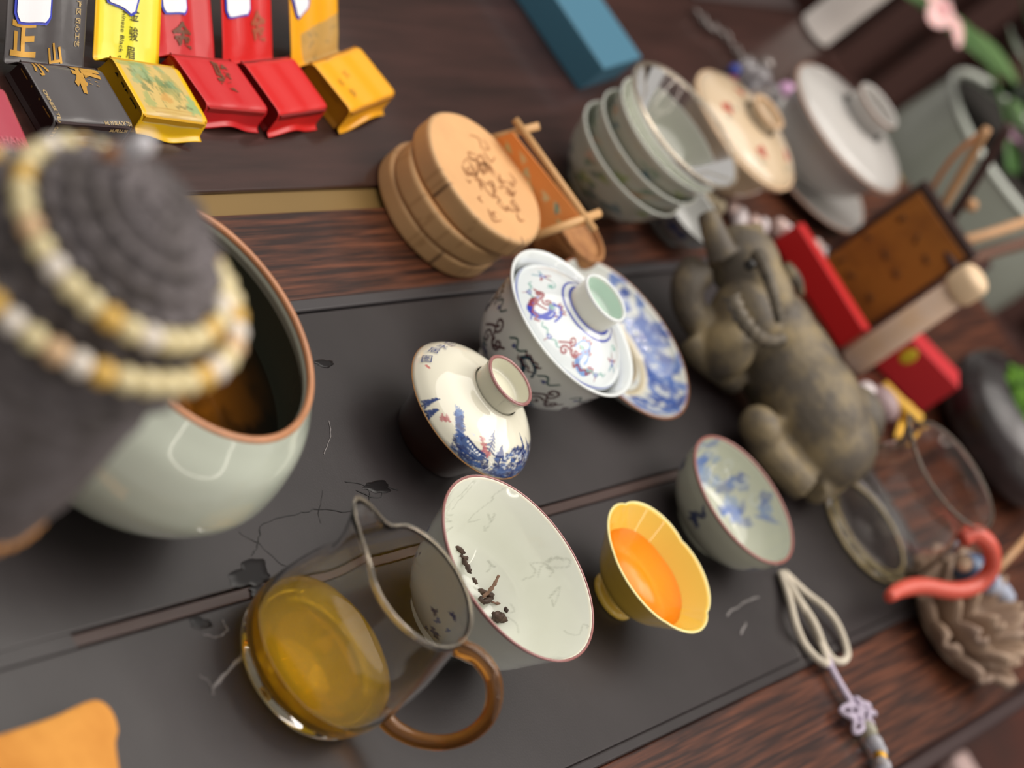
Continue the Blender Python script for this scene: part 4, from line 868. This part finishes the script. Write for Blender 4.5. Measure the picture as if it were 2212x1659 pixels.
# --- teal box ---
B0, C0 = W(1306, 149, 0.0247), W(1388, 124, 0.0247); wv = C0-B0; wv.z = 0; lv = Vector((-0.22, 0, 0))+Vector((0, 0.0, 0))
D0 = W(1204, 0, 0.0247)-B0; D0.z = 0; lv = D0.normalized()*0.22; bs = Vector((B0.x, B0.y, 0))
V = [bs+lv*i+wv*j+Vector((0, 0, 0.0247*k))-bs for i in (0, 1) for j in (0, 1) for k in (0, 1)]
t = thing('teal_box', bs, 'long teal cardboard box lying on the table behind the cups', 'box')
o = mesh('box_body', V, [(0, 1, 3, 2), (4, 6, 7, 5), (0, 4, 5, 1), (2, 3, 7, 6), (0, 2, 6, 4), (1, 5, 7, 3)], mat('teal_card', '3f6f86', 0.55), t, False); bevel(o, 0.0012)
# --- brown leather mat, white cylinder, silver chain ---
y0, y1 = W(1560, 100, 0).y, W(1790, 130, 0).y; x1 = W(1829, 190, 0).x
t = thing('leather_mat', ((x1-0.2), (y0+y1)/2, 0), 'thin dark grey brown mat near the far end of the table', 'mat')
box('mat_sheet', (-0.35, -(y1-y0)/2, 0.0002), (0.12, (y1-y0)/2, 0.002), mat('mat_leather', '3d3130', 0.45, var=0.1, vscale=30), t, 0.0008)
p = W(1762, 66, 0.002); t = thing('white_jar', p, 'plain white cylinder standing at the far end of the mat', 'jar')
lathe('jar_body', spline([(0, 0), (0.0150, 0), (0.0162, 0.0015), (0.0162, 0.0015), (0.0162, 0.085), (0.0162, 0.085), (0.015, 0.088), (0, 0.088)], 3), mat('matte_white', 'ece4de', 0.5), t, 48)
m_sil = mat('silver_links', '8f8784', 0.3, metal=0.7); m_crys = mat('crystal', 'd8d4d8', 0.03, trans=0.7, ior=1.5)
P_ = [W(1508+(1640-1508)*k/11, 28+(150-28)*k/11+6*math.sin(k), 0.005) for k in range(12)]; t = thing('key_chain', P_[0], 'silver chain with crystal beads lying on the mat', 'chain')
for k, p in enumerate(P_):
    th_ = np.linspace(0, 2*PI, 14, endpoint=False); v, f = tube('x', [(0.0058*math.cos(a), 0.0036*math.sin(a), 0) for a in th_], 0.0012, None, None, 6, 0, True, raw=True)
    o = mesh('link', v, f, m_sil, t, True, None, p-P_[0]); o.rotation_euler = (0.9*(k % 2), 0.3, 1.9+0.5*(k % 3))
for x, y, r, m in [(1612, 150, .0085, m_crys), (1640, 172, .0095, m_crys), (1666, 205, .0085, m_crys), (1628, 195, .0075, m_crys), (1655, 140, .0060, m_sil), (1586, 152, .0050, mat('blue_bead', '2a3f9a', 0.2)), (1581, 175, .0045, mat('red_bead', '8a1c20', 0.2)), (1697, 200, .0085, mat('pink_bead', 'd0a0c8', 0.25)), (1684, 228, .0045, mat('plum_bead', '7a3a6a', 0.3)), (1660, 235, .0070, m_crys)]:
    v, f = sphere_data(r, 14, 10, (1, 1, 1)); mesh('bead', v, f, m, t, True, None, W(x, y, r+0.002)-P_[0])
# --- clay ox figure ---
ox0 = Vector(base_at(1700, 830, 0.033)); t = thing('ox_figurine', ox0, 'grey brown clay figure of a reclining ox with ridged horns', 'figurine')
def EL(px, py, z, rx, ry, rz_, ang=0): M = Matrix.Translation(W(px, py, z)-ox0) @ Matrix.Rotation(ang, 4, 'Z'); return xf(sphere_data(1, 20, 14, (rx, ry, rz_)), M)
def TB(pts, r): return tube('x', [tuple(W(*p)-ox0) for p in pts], r, None, None, 12, 5, raw=True)
parts = [EL(1697, 805, .033, .060, .032, .032), EL(1655, 730, .037, .034, .027, .030), EL(1778, 945, .030, .036, .035, .030), EL(1742, 880, .034, .044, .034, .033),
         EL(1600, 575, .053, .026, .021, .023), EL(1632, 630, .052, .030, .019, .020), EL(1668, 695, .049, .018, .014, .015), EL(1600, 690, .040, .024, .018, .022),
         TB([(1555, 560, .055), (1535, 510, .060), (1520, 465, .063)], lambda q: 0.0100*(1-0.35*q)), TB([(1590, 550, .060), (1612, 520, .064), (1630, 500, .066)], lambda q: 0.007*(1-0.3*q)),
         TB([(1500, 592, .034), (1478, 620, .028), (1480, 668, .020), (1520, 725, .018), (1570, 750, .024)], lambda q: 0.0125-0.002*math.sin(PI*q)), TB([(1482, 738, .011), (1510, 775, .011), (1550, 808, .010), (1584, 836, .009)], lambda q: 0.0095*(1-0.1*q)),
         EL(1560, 760, .024, .018, .015, .020), TB([(1640, 905, .020), (1640, 950, .014), (1676, 1000, .0125), (1730, 1056, .012)], lambda q: 0.0130*(1-0.1*q)), EL(1634, 930, .018, .015, .012, .013),
         TB([(1810, 920, .040), (1822, 980, .028), (1800, 1036, .016), (1750, 1066, .013)], lambda q: 0.0115*(1-0.2*q)), EL(1822, 915, .030, .024, .020, .026)]
o = mesh('ox_body', *merge(parts), mat('ox_clay', '574f45', 0.55, col2='8c7b5a', vscale=34, bump=0.5, bscale=420, contrast=(0.42, 0.68)), t)
rm = o.modifiers.new('remesh', 'REMESH'); rm.mode = 'VOXEL'; t.location.z = 0.003; rm.voxel_size = 0.0017; rm.use_smooth_shade = True
sm_ = o.modifiers.new('smooth', 'SMOOTH'); sm_.iterations = 4; sm_.factor = 0.6
m_horn = mat('horn_clay', '3a352e', 0.5, col2='6d6354', vscale=60)
for pts, rr in (([(1628, 555, .0735), (1646, 590, .0755), (1662, 640, .0735), (1676, 700, .0660)], 0.0046), ([(1572, 645, .064), (1592, 690, .061), (1625, 728, .056), (1660, 742, .052), (1696, 728, .052), (1716, 690, .055)], 0.0050)):
    tube('horn', [tuple(W(*p)-ox0) for p in pts], lambda q: rr*(1-0.35*q)*(1+0.16*math.sin(q*75)), m_horn, t, 14, 10)
v, f = sphere_data(0.0038, 12, 8); mesh('eye', v, f, mat('dark_eye', '15120f', 0.15), t, True, None, W(1612, 578, .0745)-ox0)
tube('ear', [tuple(W(*p)-ox0) for p in [(1690, 590, .058), (1712, 610, .056), (1722, 640, .050)]], lambda q: 0.006*(1-0.6*q), mat('ox_clay'), t, 10, 5)
# --- red boxes, plaque, rods ---
def upright(name, label, cat, p0, p1, h, th, m, z0=0.0, bev=0.001):
    a, b = W(*p0, z0), W(*p1, z0); d = (b-a); L_ = d.length; d.normalize(); nrm = Vector((0, 0, 1)).cross(d)
    t = thing(name, (a.x, a.y, z0), label, cat); M = Matrix(((d.x, nrm.x, 0, 0), (d.y, nrm.y, 0, 0), (0, 0, 1, 0), (0, 0, 0, 1)))
    box(name+'_body', (0, 0, 0), (L_, th, h), m, t, bev, M); return t, M, L_
m_red = mat('red_card', 'c01a1c', 0.5)
upright('red_box', 'long red box lying in front of the carved plaque', 'box', (1668, 522), (1812, 752), 0.0235, 0.012, m_red)
t, M, L_ = upright('carved_plaque', 'ochre carved plaque in a dark wooden frame, standing behind the red box', 'plaque', (1757, 560), (1868, 722), 0.102, 0.008, mat('dark_frame', '33211e', 0.4), 0.0)
box('ochre_panel', (0.005, -0.0012, 0.006), (L_-0.004, 0.001, 0.095), mat('ochre_panel', '9a5f20', 0.55, col2='7c4818', vscale=26, contrast=(0.45, 0.7)), t, 0.0004, M)
for k in range(9):
    u, w_ = 0.012+0.0165*(k % 3)+rng.normal(0, 0.002), 0.018+0.027*(k//3)+rng.normal(0, 0.002); pts = []
    for q in range(2):
        a = rng.uniform(0, 3.1); dl = 0.0035; pts.append([tuple(M @ Vector((u-dl*math.cos(a), -0.0014, w_-dl*math.sin(a)))), tuple(M @ Vector((u+dl*math.cos(a), -0.0014, w_+dl*math.sin(a))))])
    v, f = merge([tube('x', p_, 0.0008, None, None, 5, 0, raw=True) for p_ in pts]); mesh('carved_stroke', v, f, mat('carving_brown', '55300f', 0.6), t)
a = W(1985, 435, 0.05)
t = thing('wooden_stand', base_at(2035, 540, 0.03), 'dark wooden easel with light sticks beyond the plaque', 'stand'); O = Vector(t.location)
mst = mat('stick_tan', 'b98d64', 0.5, var=0.15, vscale=40); mdk = mat('stick_dark', '3a2320', 0.5)
for nm, pts, r, m in (('post', [(1978, 425, .085), (2018, 498, .085), (2062, 577, .085)], .0036, mdk), ('stick', [(2010, 492, .08), (2072, 385, .12), (2132, 278, .16)], .0034, mst), ('stick', [(2040, 495, .075), (2110, 385, .12), (2180, 270, .165)], .0040, mdk), ('stick', [(1972, 480, .07), (2050, 350, .12), (2122, 285, .15)], .0020, mat('stick_orange', 'a5693a', 0.5)),
                      ('stick', [(2048, 528, .08), (2130, 507, .10), (2230, 474, .12)], .0040, mst), ('stick', [(2062, 575, .075), (2140, 545, .09), (2230, 520, .11)], .0050, mat('stick_brown', '5f3a26', 0.5)), ('foot', [(2062, 577, .085), (2095, 588, .06), (2130, 572, .05)], .0044, mdk), ('knob', [(2090, 440, .10), (2100, 444, .10)], .0050, mst)):
    tube(nm, [tuple(W(*p)-O) for p in pts], r, m, t, 10, 4)
tube('leg', [(0, 0, 0), tuple(W(2030, 520, .085)-O)], 0.0045, mdk, t, 8, 0)
p = W(1838, 786, 0); t = thing('wooden_rod', p, 'light wooden rod with a rounded cream cap, standing beside the plaque', 'rod')
lathe('rod_shaft', [(0, 0), (0.0098, 0), (0.0102, 0.003), (0.0100, 0.095), (0, 0.095)], mat('rod_wood', 'bd9874', 0.5, col2='b9a79e', vscale=12), t, 32)
lathe('rod_cap', spline([(0.0100, 0.092), (0.0122, 0.095), (0.0128, 0.103), (0.0118, 0.111), (0.007, 0.1145), (0, 0.115)], 5), mat('rod_cap', 'dcbf9c', 0.45), t, 32)
t, M, L_ = upright('red_gift_box', 'upright red gift box with a yellow round seal, right of the rod', 'box', (1889, 790), (1990, 893), 0.035, 0.022, mat('crimson_card', 'b8222a', 0.5))
v, f = sphere_data(1, 16, 8, (0.0055, 0.0008, 0.0075)); mesh('seal', xf((v, f), M @ Matrix.Translation((0.009, -0.0002, 0.024)))[0], f, mat('yellow_seal', 'c9b42a', 0.45), t)
p0 = W(1908, 830, 0.012); t = thing('gold_tassel', p0, 'golden tassel in front of the red gift box', 'tassel'); m_gt = mat('gold_thread', 'd9a83a', 0.5, bump=0.4, bscale=400)
tube('tassel_cord', [(0, 0, 0), tuple(W(1938, 865, .014)-p0), tuple(W(1982, 908, .014)-p0)], lambda q: 0.0036+0.002*q, m_gt, t, 10, 6)
for k in range(5): tube('tassel_strand', [tuple(W(1955+3*k, 872, .012)-p0), tuple(W(1948+3*k, 900, .008)-p0), tuple(W(1934+4*k, 945, .004)-p0)], 0.0013, m_gt, t, 6, 5)
v, f = sphere_data(1, 14, 10, (0.014, 0.011, 0.010)); tag(mesh('mauve_pebble', v, f, mat('mauve_stone', '9c8486', 0.4), None, True, None, W(1908, 872, 0.010)), 'rounded mauve pebble beside the gold tassel', 'pebble')
v, f = sphere_data(1, 14, 10, (0.0075, 0.007, 0.007)); tag(mesh('white_bead', v, f, m_pkw, None, True, None, W(1870, 846, 0.007)), 'small white bead between the rod and mauve pebble', 'bead')
# --- moss pot ---
t = thing('moss_pot', base_at(2122, 968, 0), 'glossy black pot with bright green moss, cut by the right edge', 'pot')
vessel('pot_body', [(0.035, 0), (0.045, 0.001), (0.060, 0.012), (0.065, 0.028), (0.061, 0.042), (0.050, 0.050), (0.042, 0.053)], 0.003, mat('black_gloss', '1b1616', 0.3, coat=0.35, col2='3a3234', vscale=14), t, n=96, step=0.002)
prt = []
for k in range(260):
    a, r = rng.uniform(0, 6.28), 0.039*math.sqrt(rng.random()); prt.append(xf(sphere_data(1, 6, 4, (0.004, 0.004, 0.0035)), Matrix.Translation((r*math.cos(a), r*math.sin(a), 0.050+0.006*(1-(r/0.039)**2)+rng.uniform(0, 0.002)))))
tag(mesh('moss', *merge(prt), mat('moss_green', '56820f', 0.85, col2='2f5208', vscale=70), t), 'bright green moss', kind='stuff')
# --- celadon planter with orchid ---
PZ = 0.03; q_ = W(2205, 345, PZ); KP = 0.100/0.0885; pc = Vector((q_.x, q_.y, PZ-0.152*KP))
t = thing('plant_table', (pc.x, pc.y, FLOOR_Z), 'low dark side table under the celadon planter', 'side table'); mpt_ = mat('side_table_wood', '2e1a15', 0.45)
hh = pc.z-FLOOR_Z; box('table_top', (-0.13, -0.105, hh-0.03), (0.13, 0.13, hh), mpt_, t, 0.003)
for sx in (-0.12, 0.09):
    for sy in (-0.095, 0.09): box('leg', (sx, sy, 0), (sx+0.03, sy+0.03, hh-0.03), mpt_, t, 0.002)
t = thing('celadon_planter', pc, 'large pale grey green ceramic planter at the upper right', 'planter')
def kp(P_): return [(r*KP, z*KP) for r, z in P_]
vessel('planter_body', kp([(0.045, 0), (0.060, 0.002), (0.080, 0.025), (0.089, 0.055), (0.0905, 0.09), (0.0885, 0.130), (0.0870, 0.152)]), 0.004, porcelain('planter_glaze', 'a3a79b', 0.25), t, n=96, step=0.003); ring('rim', 0.0855*KP, 0.152*KP, 0.0040, porcelain('planter_rim', 'c3c8be'), t)
lathe('soil', kp([(0, 0.146), (0.0835, 0.146), (0.083, 0.143), (0, 0.142)]), mat('soil', '1c1610', 0.9, bump=0.6, bscale=200), t, 48)
top = pc+Vector((0, 0, 0.147*KP)); t = thing('orchid_plant', top, 'orchid with long green strap leaves and pink petals growing in the planter', 'plant')
def strap(pts, wd, m, sag=0.2, name='leaf'):
    Q = spline([tuple(Vector(p)) for p in pts], 8); n = len(Q); V = []
    for k in range(n):
        d = Vector(Q[min(k+1, n-1)]-Q[max(k-1, 0)]).normalized(); s_ = d.cross(Vector((0, 0, 1))); s_ = s_.normalized() if s_.length > 1e-4 else Vector((1, 0, 0)); u = s_.cross(d); ww = wd*math.sin(PI*min(0.97, 0.12+0.86*k/(n-1)))**0.6
        for j in range(5): f = (j-2)/2; V.append(Vector(Q[k])+s_*ww*f+u*ww*abs(f)*sag)
    F_ = [(k*5+j, (k+1)*5+j, (k+1)*5+j+1, k*5+j+1) for k in range(n-1) for j in range(4)]; solid(mesh(name, V, F_, m, t), 0.0012)
mg = mat('leaf_green', '6b8a58', 0.4, col2='4f7340', vscale=12); md = mat('leaf_dark', '2c3a24', 0.4)
def R_(px, py, z):
    d = _F + _R*((px-CX)/FPX) - _U*((py-CY)/FPX); return Vector((0, 0, CAM_H)) + d*(2.12-(z-0.2)*1.2) - top
strap([(0.01, -0.03, 0), R_(2178, 178, .20), R_(2110, 110, .25), R_(2030, 45, .28), R_(1930, -30, .28)], 0.024, mg)
strap([(0.03, 0.0, 0), R_(2230, 240, .21), R_(2190, 205, .22), R_(2130, 190, .22)], 0.016, md)
strap([(0.03, 0.02, 0), R_(2250, 120, .24), R_(2215, 40, .28), R_(2200, -40, .3)], 0.010, md)
strap([(0.03, 0.02, 0), R_(2215, 150, .24), R_(2190, 100, .26), R_(2180, 60, .27)], 0.012, mat('leaf_pale', '9aa396', 0.4))
strap([(0.03, 0.03, 0), R_(2260, 300, .20), R_(2215, 260, .20)], 0.014, md)
tube('stem', [(0, 0, 0), tuple(R_(2140, 150, .26)), tuple(R_(2050, 40, .30))], 0.0018, mg, t, 8, 6)
mpt = mat('petal_pink', 'dcb0ae', 0.5, sss=0.2)
for k in range(5):
    a = k*1.257; o_ = R_(2035, 22, .305); e = Vector((math.cos(a)*0.034, math.sin(a)*0.034, -0.006)); strap([tuple(o_), tuple(o_+e*0.5+Vector((0, 0, 0.004))), tuple(o_+e)], 0.014, mpt, 0.15, 'petal')
v, f = sphere_data(0.005, 10, 8); mesh('flower_centre', v, f, mat('petal_deep', 'c0707e', 0.5), t, True, None, R_(2035, 22, .308))
for k in range(4):
    a = k*1.57; o_ = R_(2192, 297, .20); e = Vector((math.cos(a)*0.012, math.sin(a)*0.012, 0)); strap([tuple(o_), tuple(o_+e*0.5+Vector((0, 0, 0.003))), tuple(o_+e)], 0.007, mat('petal_mauve', 'c99ab6', 0.5), 0.15, 'petal')
# --- chair beyond the table end ---
t = thing('wooden_chair', (-0.50, YB+0.62, FLOOR_Z), 'dark brown wooden chair beyond the far end of the table', 'chair'); mch = mat('chair_wood', '4a322e', 0.45, col2='5c403a', vscale=10, stretch=(1, 1, 0.1))
for sx in (-0.21, 0.21):
    for sy in (-0.2, 0.2): box('leg', (sx-0.018, sy-0.018, 0), (sx+0.018, sy+0.018, 0.45 if sy < 0 else 0.95), mch, t, 0.003)
box('seat', (-0.24, -0.23, 0.44), (0.24, 0.23, 0.475), mch, t, 0.006)
for k in range(5): box('back_slat', (-0.17+0.075*k, 0.19, 0.475), (-0.135+0.075*k, 0.205, 0.92), mch, t, 0.003)
box('top_rail', (-0.23, 0.18, 0.90), (0.23, 0.22, 0.96), mch, t, 0.006)
# --- lotus carving, blue piece, thin stick ---
lc = Vector(base_at(2078, 1342, 0.012)); t = thing('lotus_carving', lc, 'pale brown carved lotus with layered petals at the right of the tray', 'carving'); ml = mat('carved_wood', 'a98f78', 0.6, col2='8c7668', vscale=30, bump=0.4, bscale=200)
for rg, (n_, r0, r1, z0, z1, w_) in enumerate([(9, 0.014, 0.052, 0.002, 0.014, 0.018), (8, 0.011, 0.042, 0.008, 0.030, 0.016), (6, 0.006, 0.028, 0.012, 0.040, 0.014)]):
    for k in range(n_):
        a = 2*PI*(k+0.5*(rg % 2))/n_; e = Vector((math.cos(a), math.sin(a), 0)); tt_ = Vector((-math.sin(a), math.cos(a), 0))
        def pf(u, v, e=e, tt_=tt_, r0=r0, r1=r1, z0=z0, z1=z1, w_=w_):
            wd = w_*math.sin(PI*min(0.96, 0.2+0.78*u))**0.7; s_ = (v-0.5)*2; r = r0+(r1-r0)*u; z = z0+(z1-z0)*u*u
            return e*(r-0.1*w_*s_*s_)+tt_*wd*s_+Vector((0, 0, z+0.35*w_*s_*s_+0.002*math.sin(u*9)))
        v, f = grid_surface(pf, 9, 7); solid(mesh('petal', v, f, ml, t), 0.0035)
lathe('base', spline([(0, 0), (0.030, 0), (0.033, 0.004), (0.024, 0.012), (0.014, 0.018), (0, 0.020)], 4), ml, t, 32)
p0 = W(2078, 1222, 0.036); t = thing('blue_ceramic', p0, 'small blue grey ceramic fish shaped piece on the lotus carving', 'ornament')
tube('ceramic_body', [(0, 0, 0), tuple(W(2100, 1235, .036)-p0), tuple(W(2130, 1255, .035)-p0)], lambda q: 0.0118*math.sin(PI*(0.25+0.5*q)), mat('slate_blue', '55698a', 0.3, coat=0.3, var=0.3, vscale=60), t, 16, 6)
tag(tube('ceramic_tail', [tuple(W(2128, 1252, .035)-p0), tuple(W(2158, 1272, .034)-p0), tuple(W(2180, 1296, .033)-p0)], lambda q: 0.0085*(1-0.4*q), mat('pale_blue', 'a9b0c4', 0.3, coat=0.3), t, 14, 6), 'pale blue tail')
v, f = sphere_data(0.0058, 12, 8); mesh('cream_spot', v, f, mat('cream_spot', 'bfa288', 0.4), t, True, None, W(2082, 1216, .046)-p0)
p0 = W(2150, 1236, 0.045); tag(tube('bamboo_stick', [(0, 0, 0), tuple(W(2240, 1138, .055)-p0)], 0.0028, mat('stick_tan'), None, 8, 0, loc=p0), 'thin tan stick leaving the picture at the right edge', 'stick')
# --- cord with lilac knot and crystals ---
p0 = W(1740, 1330, 0.003); t = thing('cord_charm', p0, 'white cord loops with a lilac knot and clear beads, hanging over the tray edge', 'charm'); mc = mat('white_cord_soft', 'c9bfae', 0.8, bump=0.5, bscale=500)
for pts in ([(1686, 1236), (1704, 1290), (1718, 1345), (1738, 1392), (1768, 1425), (1786, 1432), (1776, 1398), (1750, 1340), (1716, 1280), (1690, 1238)], [(1692, 1238), (1722, 1290), (1758, 1345), (1780, 1398), (1800, 1425), (1822, 1428), (1830, 1408), (1812, 1355), (1784, 1315), (1740, 1280), (1694, 1236)]):
    tube('cord_loop', [tuple(W(x, y, 0.003+0.002*(i % 3))-p0) for i, (x, y) in enumerate(pts)], 0.0023, mc, t, 8, 6)
ml_ = mat('lilac_cord', 'b9adc0', 0.7, bump=0.4, bscale=500)
tube('lilac_stem', [tuple(W(x, y, 0.003)-p0) for x, y in [(1782, 1410), (1790, 1430), (1800, 1452), (1825, 1495), (1846, 1528)]], 0.0022, ml_, t, 8, 6)
tube('lilac_loop', [tuple(W(1786+6*math.cos(a)*1.4, 1428+10*math.sin(a), 0.004)-p0) for a in np.linspace(0, 2*PI, 8)], 0.0016, ml_, t, 8, 4)
for k, (x, y) in enumerate([(1842, 1532), (1860, 1520), (1874, 1534), (1832, 1540), (1858, 1546), (1876, 1556), (1850, 1566)]):
    c_ = W(x, y, 0.005)-p0; tube('knot_loop', [tuple(c_+Vector((0.0042*math.cos(a), 0.0042*math.sin(a+k), 0.0018*math.sin(2*a)))) for a in np.linspace(0, 2*PI, 9)[:-1]], 0.0017, ml_, t, 7, 3, True)
mb = mat('clear_bead', 'd8d8e2', 0.05, trans=0.6, ior=1.45)
for x, y, r, m in [(1876, 1578, .0056, mat('yellow_clear', 'd0ccb4', 0.05, trans=0.6)), (1890, 1606, .0056, mb), (1900, 1622, .0050, mb), (1903, 1636, .0042, mat('gold_bead', 'c9962e', 0.3, metal=0.6)), (1908, 1654, .0052, mb), (1914, 1676, .0056, mb)]:
    v, f = sphere_data(r, 12, 8, (1.2, 0.9, 0.9)); mesh('bead', v, f, m, t, True, None, W(x, y, 0.0045)-p0)
# --- stool with pink item past the table front ---
p = W(2150, 1640, -0.22); t = thing('wooden_stool', (p.x+0.12, p.y, FLOOR_Z), 'reddish brown stool seat below the table front edge', 'stool'); mst2 = mat('stool_wood', '4a1f12', 0.5, col2='2a120c', vscale=8)
box('seat', (-0.17, -0.2, 0.49), (0.17, 0.2, 0.52), mst2, t, 0.006)
for sx in (-0.14, 0.12):
    for sy in (-0.17, 0.15): box('leg', (sx, sy, 0), (sx+0.03, sy+0.03, 0.49), mst2, t, 0.003)
p = W(2062, 1668, -0.215); t = thing('pink_case', (p.x, p.y, FLOOR_Z+0.52), 'small pale pink case on the stool below the table edge', 'case')
box('case_body', (-0.012, -0.016, 0.0003), (0.03, 0.016, 0.018), mat('pale_pink', 'd2b6b2', 0.45), t, 0.004)
